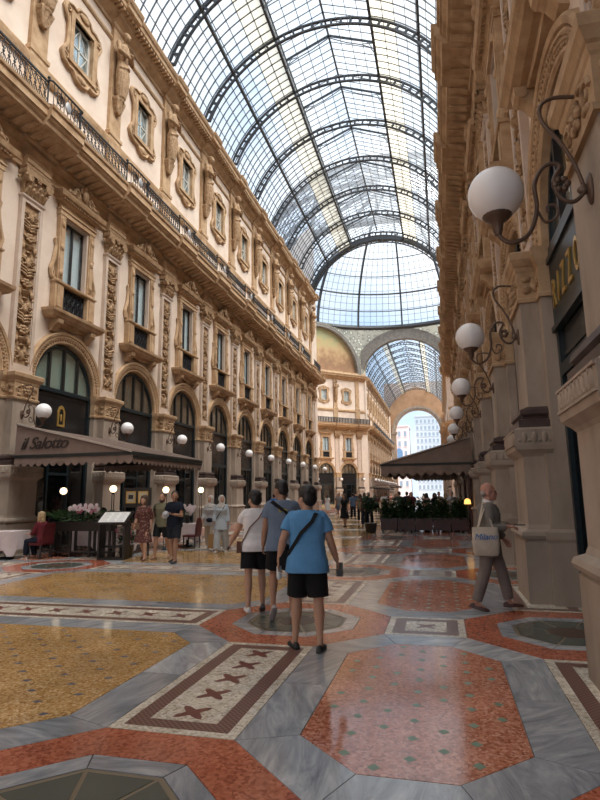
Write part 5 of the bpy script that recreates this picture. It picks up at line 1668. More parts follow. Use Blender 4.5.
        for sd in (-1,1):
            p = s.sh[sd]+(s.TM.to_3x3() @ Vector((-sd*.022,0,-.008)))
            if sleeve <= 1: pts = [p, s.sh[sd].lerp(s.el[sd],sleeve*.5), s.sh[sd].lerp(s.el[sd],sleeve)]; rad = [.054+sl_off, .052+sl_off, .052+sl_off]
            else:
                w = s.el[sd].lerp(s.wr[sd], sleeve-1)
                pts = [p, s.sh[sd].lerp(s.el[sd],.5), s.el[sd], w]; rad = [.054+sl_off,.050+sl_off,.042+sl_off,.032+sl_off]
            mb.tube(pts, rad, 14); mb.ell(p, rad[0]*.98, 12, 8)
            if sleeve > 1: mb.ell(pts[2], rad[2], 10, 8)
        me = fuse(mb, name, mat, vox, 2, .4); me.transform(s.S()); return me
    def legs_mesh(s, mat, vox, length=.9, off=.022, name='shorts', waist=.10, wide=.0):
        # length: 1 = to the knee, 2 = to the ankle
        mb = MB(); mb.loft(s.rings(-.13, waist, off, 24))
        mb.ell(s.TM @ Vector((0,-.01,-.09)), (.14,.10,.08), 14, 8)
        for sd in (-1,1):
            h, k, n = s.hip[sd], s.knee[sd], s.ank[sd]; b = s.bulk
            if length <= 1.0: pts = [h, h.lerp(k,length*.5), h.lerp(k,length)]; rad = [.092*b+off,.090*b+off,.084*b+off+wide]
            elif length < 1.3: pts = [h, h.lerp(k,.5), k, k.lerp(n,length-1)]; rad = [.092*b+off,.086*b+off,.072+off+wide,.068+off+wide]
            else: pts = [h, h.lerp(k,.5), k, k.lerp(n,.4), k.lerp(n,length-1)]; rad = [.090*b+off,.080*b+off,.060+off+wide*.5,.058+off+wide*.7,.042+off+wide]
            mb.tube(pts, rad, 16)
            for p, r_ in list(zip(pts, rad))[:-1]: mb.ell(p, r_*.99, 12, 8)
        me = fuse(mb, name, mat, vox, 2, .4); me.transform(s.S()); return me
    def shoe_mesh(s, sd, mat, vox=.008, ln=.27, low=True, name='shoe'):
        n = s.ank[sd]; to, hl = s.toe[sd]
        R = Matrix.Rotation(-to, 3, 'Z') @ Matrix.Rotation(-hl, 3, 'X')
        mb = MB(); O = n+R @ Vector((0,0,-.052))
        def q(x,y,z): return O+R @ Vector((x,y,z))
        mb.ell(q(0,-.035,.0), (.038,.050,.040), 12, 8, R); mb.ell(q(0,.05,-.005), (.042,.09,.034), 12, 8, R); mb.ell(q(0,.13,-.012), (.044,.065,.026), 12, 8, R)
        sole = [Vector((x,y,-.031)) for x,y in ((-.032,-.085),(.032,-.085),(.042,0),(.046,.12),(.03,.188),(-.03,.188),(-.046,.12),(-.042,0))]
        mb.loft([[O+R @ p for p in sole],[O+R @ (p+Vector((0,0,.022))) for p in sole]])
        if not low: mb.ell(q(0,-.02,.045), (.042,.048,.035), 10, 8, R)
        me = fuse(mb, name, mat, vox, 1, .4); me.transform(s.S()); return me
    def hair_mesh(s, mat, vox=.008, style='short'):
        hm = s.HM; M3 = hm.to_3x3(); mb = MB(); rg = random.Random(5)
        mb.ell(hm @ Vector((0,-.022,.176)), (.094,.102,.090), 18, 12, M3)
        if style != 'bald_back':
            mb.ell(hm @ Vector((0,-.052,.120)), (.088,.066,.088), 14, 10, M3)
        if style == 'crop':
            mb.v = []; mb.f = []
            mb.ell(hm @ Vector((0,-.018,.165)), (.081,.094,.090), 18, 12, M3); mb.ell(hm @ Vector((0,-.05,.12)), (.074,.056,.072), 14, 10, M3)
        if style in ('short','bob'):
            for i in range(34):
                a = rg.uniform(0,2*PI); e = rg.uniform(.1,1.4)
                v = Vector((.090*math.cos(a)*math.cos(e), -.03+.096*math.sin(a)*math.cos(e), .165+.090*math.sin(e)))
                if v.y > .03 and v.z < .2: continue
                mb.ell(hm @ v, .013, 6, 5)
            for sd in (-1,1): mb.ell(hm @ Vector((sd*.072,.01,.150)), (.014,.03,.04), 8, 6, M3)
        if style == 'long':
            for sd in (-1,1):
                mb.tube([hm @ Vector((sd*.05,.02,.235)), hm @ Vector((sd*.086,.01,.15)), hm @ Vector((sd*.092,.01,.04)), hm @ Vector((sd*.095,.03,-.07)), hm @ Vector((sd*.085,.04,-.16))], [.03,.036,.036,.034,.018], 8)
            mb.ell(hm @ Vector((0,-.06,.03)), (.085,.05,.14), 12, 8, M3)
        if style == 'bun':
            mb.ell(hm @ Vector((0,-.11,.20)), .045, 10, 8)
        me = fuse(mb, 'hair', mat, vox, 1, .4); me.transform(s.S()); return me
    def scarf_mesh(s, mat, vox=.010):
        hm = s.HM; mb = MB(); M3 = hm.to_3x3()
        mb.ell(hm @ Vector((0,-.028,.150)), (.096,.098,.118), 18, 14, M3)
        for sd in (-1,1): mb.tube([hm @ Vector((sd*.03,.055,.235)), hm @ Vector((sd*.076,.035,.15)), hm @ Vector((sd*.066,.05,.05)), hm @ Vector((0,.075,.005))], [.022,.026,.028,.03], 8)
        mb.loft([[hm @ Vector((.075*math.cos(2*PI*i/16), -.01+.08*math.sin(2*PI*i/16), .06)) for i in range(16)], [s.TM @ Vector((.11*math.cos(2*PI*i/16), .02+.11*math.sin(2*PI*i/16), .54)) for i in range(16)], [s.TM @ Vector((.16*math.cos(2*PI*i/16), .025+.135*math.sin(2*PI*i/16), .44)) for i in range(16)]])
        me = fuse(mb, 'headscarf', mat, vox, 2, .4); me.transform(s.S()); return me
    def face(s, parent):
        for sd in (-1,1):
            me = MB().ell(s.HM @ Vector((sd*.031,.086,.125)), (.013,.009,.007), 8, 6, s.HM.to_3x3()).mesh('eye', eye_m, 180); me.transform(s.S()); link('eye', me, parent)
        me = MB().ell(s.HM @ Vector((0,.100,.062)), (.022,.007,.007), 8, 6, s.HM.to_3x3()).mesh('lips', lip_m, 180); me.transform(s.S()); link('lips', me, parent)
    def band(s, pts, w, mat, name, parent, th=.006):
        """flat strap along points on the body"""
        mb = MB(); n = len(pts); vs = []; fs = []
        c0 = s.TM @ Vector((0,0,.25))
        for i, p in enumerate(pts):
            t = (pts[min(i+1,n-1)]-pts[max(i-1,0)]).normalized(); o = (p-c0); o = (o-t*o.dot(t)).normalized(); a = t.cross(o).normalized()*w/2
            vs += [p-a, p+a, p+a+o*th, p-a+o*th]
        for i in range(n-1):
            for k in range(4): fs.append((4*i+k,4*i+(k+1)%4,4*i+4+(k+1)%4,4*i+4+k))
        mb.add(vs, fs); me = mb.mesh(name, mat); me.transform(s.S()); return link(name, me, parent)
def scaled(mb, b, name, mat, sm=50):
    me = mb.mesh(name, mat, sm); me.transform(b.S()); return me
def make_person(label, M, b, skin, vox=.008, group=None, fingers=True):
    t = thing('person', label, 'person', M, group)
    body = link('body', b.skin_mesh(skin, vox, fingers), t); b.face(body)
    return t
black_f = fabric('black_cotton', (.016,.016,.018)); 
# --- man in the bright blue shirt (seen from behind)
b = Body(1.745, False, 2, L=(6,10,5,28,0), R=(-5,4,4,6,0), AL=(-16,18,28,14), AR=(4,17,22,4), head=(52,4), curl=.9, bulk=1.12)
t = make_person('person in bright blue shirt and black shorts, seen from behind', TR(-1.50,6.22,0,.10), b, skin_a, .0065)
link('shirt', b.top_mesh(fabric('azure_shirt', (.115,.30,.56)), .008, .030, -.13, .62, flare=.035), t)
link('shorts', b.legs_mesh(black_f, .008, .90, .018, waist=.0, wide=.006), t)
for sd in (-1,1):
    s_ = link('shoe', b.shoe_mesh(sd, plain('black_trainer_%d' % sd, (.018,.02,.022), .6)), t)
link('hair', b.hair_mesh(hair_k, .008, 'short'), t)
b.band([b.tp(.50,52,.04),b.tp(.535,5,.05),b.tp(.50,300,.045),b.tp(.42,285,.042),b.tp(.30,262,.040),b.tp(.18,238,.038),b.tp(.08,212,.040),b.tp(.02,190,.045)], .042, black_f, 'bag_strap', t)
bg = MB(); c = b.tp(.06,172,.085); bg.ell(c,(.06,.11,.13),14,10); bg.box(c.x-.05,c.x+.05,c.y-.10,c.y+.10,c.z-.12,c.z+.10)
link('shoulder_bag', (lambda me: (me.transform(b.S()), me)[1])(fuse(bg,'shoulder_bag',black_f,.012,4,.5)), t)
w = b.wr[-1]+b.hd[-1]*.10
link('water_bottle', scaled(MB().lathe([(.026,-.10),(.03,-.09),(.03,.03),(.014,.06),(.014,.085)], (w.x+.01,w.y+.02,w.z), 12), b, 'water_bottle', plain('clear_plastic', (.62,.66,.68), .15)), t)
w = b.wr[1]+b.hd[1]*.12
link('phone', scaled(MB().box(w.x-.038,w.x+.038,w.y-.012,w.y+.0,w.z-.08,w.z+.075), b, 'phone', plain('black_phone', (.008,.008,.009), .2), None), t)
# --- man in the grey-blue shirt
b = Body(1.80, False, 3, L=(16,38,3,12,48), R=(4,6,3,8,0), AL=(2,9,18,4), AR=(10,8,48,12), head=(38,8), curl=.7, bulk=1.08)
t = make_person('person in grey-blue t-shirt with black cross-body bag, between the white and blue shirts', TR(-2.16,7.50,0,.32), b, skin_b, .0065)
gt = fabric('slate_blue_tee', (.165,.215,.30))
sh_ = link('shirt', b.top_mesh(gt, .008, .028, -.11, .58, flare=.02), t)
link('shorts', b.legs_mesh(black_f, .008, .82, .018, waist=.0, wide=.008), t)
pk = plain('grey_pink_trainer', (.42,.36,.37), .6)
for sd in (-1,1):
    q = link('shoe', b.shoe_mesh(sd, pk), t)
link('hair', b.hair_mesh(hair_k, .008, 'crop'), t)
b.band([b.tp(.44,120,.04),b.tp(.52,172,.05),b.tp(.525,215,.045),b.tp(.48,250,.042),b.tp(.40,275,.040),b.tp(.30,300,.040),b.tp(.20,325,.040),b.tp(.10,345,.042)], .055, black_f, 'bag_strap', t)
prn = MB()
for i,(a_,z_) in enumerate(((262,.42),(268,.425),(275,.42),(280,.412),(271,.40),(265,.395))):
    p_ = b.tp(z_,a_,.0305); prn.ell(p_,(.016,.006,.012),8,6)
link('back_print', scaled(prn,b,'back_print',plain('yellow_print',(.45,.36,.08),.7)), sh_)
bg = MB(); c = b.tp(-.06,20,.09); bg.ell(c,(.10,.13,.13),14,10); bg.box(c.x-.08,c.x+.08,c.y-.11,c.y+.11,c.z-.12,c.z+.10)
link('shoulder_bag', (lambda me: (me.transform(b.S()), me)[1])(fuse(bg,'shoulder_bag',black_f,.012,4,.5)), t)
# --- woman in the white shirt
b = Body(1.68, True, 3, L=(-8,6,2,6,0), R=(10,14,2,4,20), AL=(26,20,14,-6), AR=(0,8,20,6), head=(28,6), curl=.7, bulk=1.05)
t = make_person('person in white t-shirt with brown shoulder bag, leftmost of the three walking away', TR(-2.68,7.88,0,.42), b, skin_a, .0065)
link('shirt', b.top_mesh(fabric('white_tee', (.80,.77,.78)), .008, .030, -.09, .55, flare=.015), t)
link('shorts', b.legs_mesh(black_f, .008, .78, .026, waist=.0, wide=.01), t)
link('shoe', b.shoe_mesh(-1, plain('white_trainer', (.66,.65,.64), .6)), t); link('shoe', b.shoe_mesh(1, plain('dark_trainer', (.05,.05,.055), .6)), t)
link('hair', b.hair_mesh(hair_k, .008, 'short'), t)
brn = plain('brown_leather', (.13,.055,.035), .5)
b.band([b.tp(.46,50,.04),b.tp(.53,10,.045),b.tp(.50,310,.042),b.tp(.40,280,.042),b.tp(.26,245,.042),b.tp(.12,215,.042),b.tp(.04,195,.044)], .018, brn, 'bag_strap', t)
c = b.tp(0,185,.07); link('shoulder_bag', scaled(MB().loft([[Vector((c.x-.035,c.y-.07,c.z-.10)),Vector((c.x+.035,c.y-.07,c.z-.10)),Vector((c.x+.035,c.y+.07,c.z-.10)),Vector((c.x-.035,c.y+.07,c.z-.10))],[Vector((c.x-.03,c.y-.06,c.z+.06)),Vector((c.x+.03,c.y-.06,c.z+.06)),Vector((c.x+.03,c.y+.06,c.z+.06)),Vector((c.x-.03,c.y+.06,c.z+.06))]]), b, 'shoulder_bag', brn, None), t)
w = b.wr[-1]+b.hd[-1]*.13
link('sunglasses', scaled(MB().ell(w,(.02,.05,.03),10,8).ell(w+Vector((0,.07,-.02)),(.02,.05,.03),10,8), b, 'sunglasses', plain('black_plastic', (.01,.01,.011), .3)), t)
# --- man in the grey suit, walking to the right
b = Body(1.79, False, 3, L=(20,10,2,5,0), R=(-11,8,2,5,12), AL=(16,8,22,0), AR=(4,6,92,10), head=(0,-4), curl=.8, bulk=1.06)
t = make_person('person in grey suit carrying a canvas tote and a phone beside the right wall', TR(.62,8.72,0,-PI/2-.05), b, skin_c, .0065)
suit = fabric('grey_suit_cloth', (.215,.190,.168))
trou = fabric('taupe_trousers', (.23,.185,.165))
jk = link('jacket', b.top_mesh(suit, .008, .036, -.20, 1.86, .515, 'jacket', .03, .026), t)
link('trousers', b.legs_mesh(trou, .008, 1.94, .014, 'trousers', .05, .014), t)
for sd in (-1,1): link('shoe', b.shoe_mesh(sd, plain('brown_loafer_%d' % sd, (.065,.022,.016), .35)), t)
sw_ = plain('white_shirt_cloth', (.70,.68,.69), .8)
cl = MB(); 
cl.loft([[b.TM @ Vector((.083*math.cos(2*PI*i/18), -.008+.082*math.sin(2*PI*i/18), .515)) for i in range(18)], [b.TM @ Vector((.070*math.cos(2*PI*i/18), -.004+.070*math.sin(2*PI*i/18), .572-.02*math.sin(2*PI*i/18))) for i in range(18)]])
link('shirt_collar', scaled(cl,b,'shirt_collar',sw_), t)
sf_ = MB(); sf_.loft([[b.tp(z,a,.040) for a in (62,90,118)]+[b.tp(z,a,.0) for a in (118,90,62)] for z in (.18,.30,.40,.48)]); link('shirt_front', scaled(sf_,b,'shirt_front',sw_), t)
for sd in (-1,1):
    lp = MB(); s0 = 1 if sd > 0 else -1
    ang = lambda a: 90-s0*a
    lp.loft([[b.tp(z,ang(a0),.042),b.tp(z,ang(a1),.052),b.tp(z,ang(a1),.040),b.tp(z,ang(a0),.030)] for z,a0,a1 in ((.14,3,12),(.28,14,34),(.38,24,50),(.48,40,62))]); link('lapel', scaled(lp,b,'lapel',suit), jk)
link('hair', b.hair_mesh(hair_g, .007, 'bald_back') if False else (lambda me: (me.transform(b.S()), me)[1])(fuse((lambda m_: (m_.ell(b.HM @ Vector((0,-.058,.115)),(.076,.045,.055),14,10,b.HM.to_3x3()), m_)[1])(MB()),'hair',hair_g,.008,1,.4)), t)
gl = MB()
for sd in (-1,1):
    gl.tube([b.HM @ Vector((sd*(.034+.024*math.cos(a*PI/6)),.098,.124+.018*math.sin(a*PI/6))) for a in range(13)], .003, 4, cap=False); gl.tube([b.HM @ Vector((sd*.058,.096,.128)), b.HM @ Vector((sd*.082,.0,.125))], .003, 4)
link('glasses', scaled(gl,b,'glasses',iron), t)
w = b.wr[1]+b.hd[1]*.13
link('phone', scaled(MB().box(w.x-.04,w.x+.035,w.y-.05,w.y+.10,w.z+.012,w.z+.024), b, 'phone', plain('dark_phone', (.01,.012,.014), .2), None), t)
tote = thing('tote_bag', 'cream canvas tote bag with blue script hanging from the suited person', 'bag', TR(.62,8.72,0,-PI/2-.05))
tb = MB(); n = 16; rings = []
for z, hw, hd in ((.78,.155,.03),(.82,.175,.055),(.95,.185,.06),(1.08,.18,.045),(1.17,.175,.025)):
    ring = []
    for i in range(n):
        a = 2*PI*i/n; ring.append(Vector((.295+hd*math.cos(a), -.045+hw*math.copysign(abs(math.sin(a))**.45,math.sin(a)), z)))
    rings.append(ring)
tb.loft(rings); tcan = fabric('cream_canvas', (.56,.48,.39))
link('bag_body', tb.mesh('bag_body', tcan, 50), tote)
hn = MB()
for dx in (-.02,.02):
    for y in (-.14,.06): hn.bar((.295+dx,y,1.16),(.19,-.035+dx,1.49),.028,.006)
    hn.bar((.19,-.035+dx,1.488),(.10,-.03+dx,1.515),.028,.006)
link('handle', hn.mesh('handle', tcan), tote)
blue_ink = plain('blue_print', (.03,.14,.42), .7)
link('print', text_mesh('print', 'Milano', .12, blue_ink, .002, .35, .95, 1.0, .0), tote, basis((.364,-.20,1.00), (0,1,.06), (0,0,1)))
# --- trio strolling towards the viewer
b = Body(1.70, True, 0, L=(14,8,2,6,0), R=(-14,16,2,6,22), AL=(-8,8,20,6), AR=(6,10,26,18), head=(-12,0), curl=.6)
t = make_person('person with long brown hair in patterned brown dress beside the menu lectern', TR(-7.82,13.72,0,PI+.10), b, skin_a, .010)
def dotty(name, c0, c1):
    m, tt, bb = nt(name); v = wpos(tt); vo = tt.nodes.new('ShaderNodeTexVoronoi'); vo.inputs['Scale'].default_value = 18; tt.links.new(v, vo.inputs['Vector'])
    r = ramp(tt, [(.25,c1),(.4,c0)]); tt.links.new(vo.outputs['Distance'], r.inputs['Fac']); tt.links.new(r.outputs['Color'], bb.inputs['Base Color']); bb.inputs['Roughness'].default_value = .9; return m
link('dress', b.top_mesh(dotty('patterned_dress', (.105,.035,.030), (.30,.18,.14)), .010, .022, -.05, 1.1, .50, 'dress', .02, .022, (.40,.24)), t)
link('hair', b.hair_mesh(hair_b, .010, 'long'), t)
for sd in (-1,1): link('sandal', b.shoe_mesh(sd, brn, .010, name='sandal'), t)
c = b.tp(.02,40,.08); link('handbag', scaled(MB().box(c.x-.13,c.x+.09,c.y-.03,c.y+.04,c.z-.12,c.z+.05), b, 'handbag', plain('tan_bag', (.20,.11,.06), .6), None), t)
b = Body(1.76, False, 0, L=(-10,14,3,6,18), R=(12,8,3,6,0), AL=(-6,10,18,4), AR=(10,8,22,4), head=(6,0), curl=.6)
t = make_person('bearded person in olive t-shirt and dark shorts, middle of the strolling trio', TR(-7.46,14.05,0,PI+.06), b, skin_a, .010)
link('shirt', b.top_mesh(fabric('olive_tee', (.20,.185,.12)), .010, .026, -.10, .5), t)
link('shorts', b.legs_mesh(fabric('dark_shorts', (.022,.026,.028)), .010, .84, .018, waist=0), t)
link('hair', b.hair_mesh(hair_b, .010, 'crop'), t)
link('beard', scaled(MB().ell(b.HM @ Vector((0,.052,.045)),(.056,.056,.045),12,8,b.HM.to_3x3()), b, 'beard', hair_b), t)
for sd in (-1,1):
    link('shoe', b.shoe_mesh(sd, plain('tan_shoe_%d' % sd, (.25,.15,.10), .6), .010), t)
    b.band([b.tp(.16,90-sd*62,.045),b.tp(.34,90-sd*52,.045),b.tp(.46,90-sd*48,.045),b.tp(.53,90-sd*72,.05)], .04, black_f, 'backpack_strap', t)
b = Body(1.79, False, 0, L=(12,6,3,8,0), R=(-8,10,3,8,10), AL=(14,14,84,20), AR=(12,10,82,24), head=(34,2), curl=.6, bulk=1.06)
t = make_person('person in navy t-shirt and navy shorts holding a pale helmet', TR(-6.72,13.32,0,PI-.12), b, skin_b, .010)
nv = fabric('navy_cotton', (.016,.020,.034))
link('shirt', b.top_mesh(nv, .010, .028, -.08, .55), t); link('shorts', b.legs_mesh(fabric('slate_shorts', (.030,.034,.046)), .010, .82, .018, waist=0, wide=.0), t)
link('hair', b.hair_mesh(hair_k, .010, 'crop'), t)
for sd in (-1,1): link('shoe', b.shoe_mesh(sd, plain('dark_trainer_%d' % sd, (.035,.036,.042), .6), .010), t)
w = (b.wr[1]+b.wr[-1])/2+Vector((.0,.12,.02))
hel = MB().ell(w,(.085,.095,.08),16,12).ell(w+Vector((.04,-.02,-.07)),(.06,.065,.04),12,8)
link('helmet', (lambda me: (me.transform(b.S()), me)[1])(fuse(hel,'helmet',plain('pale_grey_shell', (.42,.43,.46), .4),.012,2,.5)), t)
# --- two women in headscarves
pale = fabric('pale_blue_cotton', (.46,.53,.60)); paleg = fabric('pale_grey_cotton', (.44,.44,.46)); beige = fabric('beige_cotton', (.50,.44,.37)); scw = fabric('cream_scarf', (.58,.55,.51))
b = Body(1.66, True, 0, L=(10,8,2,5,0), R=(-10,12,2,5,15), AL=(4,10,30,16), AR=(6,10,40,10), head=(-8,-2), curl=.6)
t = make_person('person in cream headscarf and pale grey jacket with a dark waist bag', TR(-7.12,16.55,0,PI+.10), b, skin_a, .010)
link('jacket', b.top_mesh(paleg, .010, .032, -.16, 1.85, .51, 'jacket', .03), t); link('trousers', b.legs_mesh(beige, .010, 1.92, .026, 'trousers', .0, .03), t)
link('headscarf', b.scarf_mesh(scw), t)
for sd in (-1,1): link('shoe', b.shoe_mesh(sd, plain('pale_shoe_%d' % sd, (.5,.47,.44), .6), .010), t)
c = b.tp(.03,95,.07); link('waist_bag', scaled(MB().ell(c,(.12,.05,.07),12,8), b, 'waist_bag', nv), t)
b = Body(1.66, True, 0, L=(-8,10,2,5,12), R=(12,6,2,5,0), AL=(2,9,16,4), AR=(4,10,20,8), head=(30,-2), curl=.6)
t = make_person('person in pale headscarf and light blue tunic and trousers', TR(-6.45,15.85,0,PI+.15), b, skin_a, .010)
link('tunic', b.top_mesh(pale, .010, .034, -.24, 1.85, .51, 'tunic', .05), t); link('trousers', b.legs_mesh(fabric('pale_blue_trousers', (.50,.55,.61)), .010, 1.94, .03, 'trousers', .0, .045), t)
link('headscarf', b.scarf_mesh(scw), t)
for sd in (-1,1): link('shoe', b.shoe_mesh(sd, plain('white_shoe_%d' % sd, (.6,.59,.58), .6), .010), t)
b.band([b.tp(.50,130,.045),b.tp(.40,110,.045),b.tp(.25,80,.045),b.tp(.08,45,.048)], .02, black_f, 'bag_strap', t)
bgp = thing('paper_bag', 'tan paper shopping bag carried between the two headscarved walkers', 'bag', TR(-6.82,16.15,0,.2))
link('sack', MB().loft([[Vector((-.17,-.07,.10)),Vector((.17,-.07,.10)),Vector((.17,.07,.10)),Vector((-.17,.07,.10))],[Vector((-.15,-.05,.52)),Vector((.15,-.05,.52)),Vector((.15,.05,.52)),Vector((-.15,.05,.52))]]).mesh('sack', fabric('kraft_paper', (.42,.26,.12))), bgp)
link('handle', MB().tube([(-.07,0,.52),(-.05,0,.66),(.05,0,.66),(.07,0,.52)], .006, 5).mesh('handle', brn), bgp)
# --- seated woman on the left terrace
b = Body(1.66, True, 6, L=(84,84,4,5,0), R=(80,88,4,5,0), AL=(28,6,60,20), AR=(30,6,55,20), head=(10,0), seated=True, curl=.6)
t = make_person('fair-haired person in dark red top seated at the left terrace', TR(-10.95,13.68,0,PI/2*.95), b, skin_a, .012)
link('top', b.top_mesh(fabric('wine_top', (.13,.022,.030)), .012, .026, -.08, 1.4, .51, 'top'), t)
link('trousers', b.legs_mesh(nv, .012, 1.9, .022, 'trousers', .0, .01), t)
link('hair', b.hair_mesh(hair_bl, .010, 'long'), t)
for sd in (-1,1): link('shoe', b.shoe_mesh(sd, plain('pale_sandal_%d' % sd, (.45,.40,.38), .6), .012), t)
# --- people farther off: a few figures of each build, each with its own clothes
CACHE = {}
def crowd(kind):
    if kind in CACHE: return CACHE[kind]
    V = .018
    if kind == 'walk_m':
        b = Body(1.76, False, 2, L=(16,10,3,6,0), R=(-14,14,3,6,18), AL=(-14,8,18,4), AR=(14,8,18,4)); low = b.legs_mesh(black_f, V, 1.93, .022, 'trousers', 0, .015); top = b.top_mesh(black_f, V, .026, -.10, .6); hair = b.hair_mesh(hair_k, .014, 'crop')
    elif kind == 'short_m':
        b = Body(1.78, False, 0, L=(10,6,3,6,0), R=(-10,12,3,6,14), AL=(8,10,30,4), AR=(-8,10,18,4), head=(20,0)); low = b.legs_mesh(black_f, V, .92, .026, 'shorts', 0, .01); top = b.top_mesh(black_f, V, .026, -.10, .55); hair = b.hair_mesh(hair_k, .014, 'crop')
    elif kind == 'dress_f':
        b = Body(1.67, True, 0, L=(10,6,2,6,0), R=(-8,10,2,6,12), AL=(4,10,20,6), AR=(0,10,60,20), head=(-20,0)); low = b.legs_mesh(black_f, V, .5, .012, 'slip', 0, 0); top = b.top_mesh(black_f, V, .022, -.05, .6, .50, 'dress', .02, .022, (.44,.26)); hair = b.hair_mesh(hair_b, .014, 'long')
    elif kind == 'stand_f':
        b = Body(1.66, True, 0, L=(2,4,3,6,0), R=(-2,4,3,6,0), AL=(6,8,40,20), AR=(0,8,14,4), head=(15,0)); low = b.legs_mesh(black_f, V, 1.93, .020, 'trousers', 0, .02); top = b.top_mesh(black_f, V, .024, -.10, .55); hair = b.hair_mesh(hair_b, .014, 'long')
    else:
        b = Body(1.72, False, 8, L=(84,84,6,5,0), R=(80,88,6,5,0), AL=(34,8,60,20), AR=(30,8,62,20), seated=True, head=(12,0)); low = b.legs_mesh(black_f, V, 1.9, .022, 'trousers', 0, .01); top = b.top_mesh(black_f, V, .026, -.08, .6); hair = b.hair_mesh(hair_k, .014, 'short')
    CACHE[kind] = (b, b.skin_mesh(skin_a, .014), low, top, hair, [b.shoe_mesh(s, black_f, .014) for s in (-1,1)])
    return CACHE[kind]
CM = {n: fabric('crowd_'+n, c) for n, c in dict(black=(.014,.014,.016), white=(.62,.60,.60), blue=(.06,.13,.34), olive=(.15,.15,.10), maroon=(.12,.03,.035), grey=(.22,.22,.23), tan=(.36,.28,.20), pink=(.50,.28,.28), navy=(.02,.026,.05), denim=(.09,.13,.20), green=(.07,.11,.09)).items()}
def bystander(kind, x, y, rz, top, low, hair, label, z=0, skin=None, s=1.0, group='passers-by in the distance'):
    b, sk, lo, to, ha, shoes = crowd(kind)
    t = thing('person', label, 'person', TR(x,y,z,rz) @ Matrix.Diagonal((s,s,s,1)), group)
    link('body', sk, t, None, skin or random.choice([skin_a,skin_b,skin_c]))
    link(to.name.split('.')[0], to, t, None, CM[top]); link(lo.name.split('.')[0], lo, t, None, CM[low]); link('hair', ha, t, None, hair)
    for q in shoes: link('shoe', q, t, None, CM['black' if low != 'white' else 'tan'])
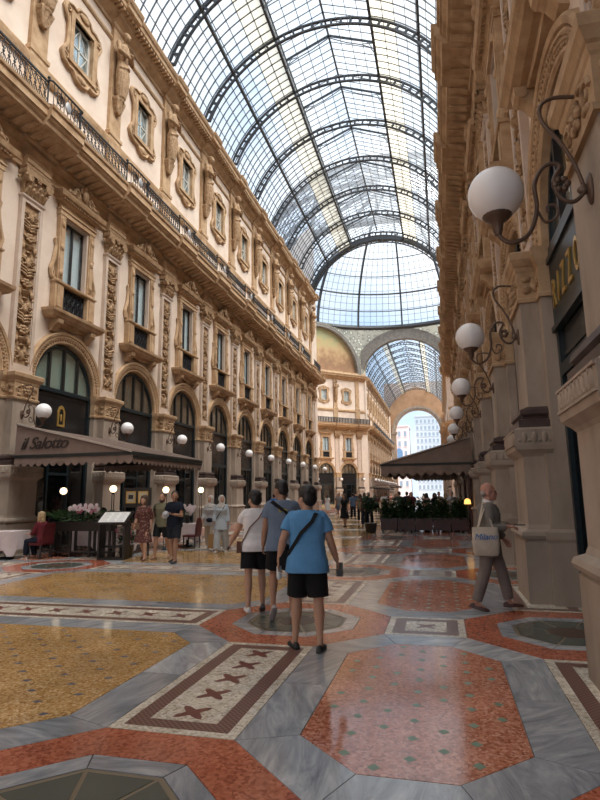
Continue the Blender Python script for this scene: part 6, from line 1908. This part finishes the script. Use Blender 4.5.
BY = [('dress_f',-4.95,28.9,PI-.3,'black','black',hair_b,'person in black dress walking left of the hedge planters'),
 ('walk_m',-3.62,28.3,PI+.3,'black','black',hair_k,'person in black t-shirt and trousers beside the potted shrub'),
 ('walk_m',-3.95,29.3,.2,'maroon','navy',hair_b,'person in maroon shirt just behind the one in black trousers'),
 ('stand_f',-4.85,34.0,.3,'olive','black',hair_b,'person in olive top behind the black dress'),
 ('short_m',-6.9,24.5,.2,'white','tan',hair_k,'person in white shirt just left of the bright blue shirt'),
 ('short_m',-5.9,24.0,.6,'white','black',hair_b,'person in white shirt and dark shorts right of the blue-shirted head'),
 ('walk_m',-9.4,31.0,.2,'blue','navy',hair_k,'person in royal blue shirt far behind the grey-blue t-shirt'),
 ('stand_f',-8.2,33.0,PI,'pink','tan',hair_bl,'person in pink top far beyond the trio walking away'),
 ('short_m',-7.4,41.0,PI,'grey','denim',hair_k,'person in grey shirt and jeans far down the arcade'),
 ('dress_f',-8.9,44.0,.1,'white','white',hair_b,'person in white dress far down the arcade'),
 ('walk_m',-6.0,38.5,.1,'denim','black',hair_k,'person in denim shirt left of the black dress'),
 ('stand_f',-5.4,48.0,PI,'maroon','black',hair_b,'person in maroon top far down beyond the black dress'),
 ('walk_m',-7.0,52.0,0,'white','navy',hair_k,'person in white shirt and navy trousers near the octagon'),
 ('walk_m',-9.8,56.0,PI,'tan','grey',hair_b,'person in tan jacket near the octagon corner'),
 ('stand_f',-8.0,62.0,0,'black','denim',hair_k,'person in black top standing in the octagon'),
 ('short_m',-5.2,66.0,PI,'green','tan',hair_b,'person in green shirt standing in the octagon'),
 ('walk_m',-10.5,70.0,PI,'navy','grey',hair_k,'person in navy shirt crossing the octagon'),
 ('stand_f',-6.6,75.0,PI,'pink','white',hair_bl,'person in pink top and white trousers in the octagon'),
 ('walk_m',-4.0,40.0,PI,'white','denim',hair_k,'person in white shirt behind the potted shrub'),
 ('walk_m',-3.5,47.0,0,'grey','black',hair_k,'person in grey shirt above the hedge planters'),
 ('stand_f',-2.6,33.0,PI,'white','navy',hair_bl,'standing person in white seen above the left hedge planters'),
 ('walk_m',-1.8,34.5,PI,'maroon','black',hair_k,'standing person in maroon seen above the hedge planters'),
 ('stand_f',-.9,33.5,.2,'pink','black',hair_b,'standing person in pink seen above the middle hedge planter'),
 ('walk_m',-.2,35.0,PI,'tan','navy',hair_b,'standing person in tan seen above the right hedge planters'),
 ('short_m',-2.2,36.5,0,'navy','grey',hair_k,'standing person in navy far behind the hedge planters'),
 ('walk_m',-3.0,55.0,PI,'tan','black',hair_k,'person in tan shirt in the distance above the hedge'),
 ('stand_f',-1.4,52.0,PI,'grey','navy',hair_b,'person in grey top in the distance above the hedge'),
 ('short_m',-2.3,31.2,.4,'green','tan',hair_b,'standing person in green just behind the right terrace tables'),
 ('stand_f',-.4,31.0,PI,'black','denim',hair_k,'standing person in black just behind the right terrace tables'),
 ('walk_m',.5,32.0,PI,'white','grey',hair_g,'grey-haired person in white near the right awning post'),
 ('stand_f',.2,36.5,0,'tan','black',hair_bl,'fair-haired person in tan between the two right awnings'),
 ('walk_m',-4.4,44.0,PI,'black','denim',hair_k,'person in black shirt and jeans left of the distant hedge'),
 ('short_m',-3.3,62.0,PI,'pink','navy',hair_b,'person in pink shirt standing in the octagon above the hedge'),
 ('stand_f',-2.2,70.0,0,'white','black',hair_k,'person in white top and black trousers in the octagon'),
 ('dress_f',-9.0,49.0,PI,'maroon','maroon',hair_b,'person in maroon dress near the far left piers'),
 ('walk_m',-10.6,38.0,.1,'grey','navy',hair_k,'person in grey shirt walking beside the left piers'),
 ('walk_m',-4.6,84.0,PI,'navy','black',hair_k,'tiny person in navy on the far side of the octagon')]
for q in BY: bystander(*q)
SE = [(-2.6,26.6,-1.4,'white',hair_b,'diner in white behind the leftmost hedge planter'),(-1.4,26.5,1.5,'black',hair_k,'diner in black behind the second hedge planter'),
 (-.25,26.4,-1.5,'pink',hair_bl,'diner in pink behind the middle hedge planter'),(1.0,26.5,1.6,'grey',hair_k,'diner in grey behind the rightmost hedge planter'),(-2.0,28.4,-1.3,'maroon',hair_k,'diner in maroon at the back of the right terrace'),(-.5,28.6,1.6,'white',hair_k,'diner in white at the back of the right terrace'),
 (-10.6,16.2,2.2,'black',hair_k,'diner in black under the restaurant awning')]
for x, y, r, c, h, l in SE: bystander('sit', x, y, r, c, 'navy', h, l, 0, None, 1.0, 'seated diners')
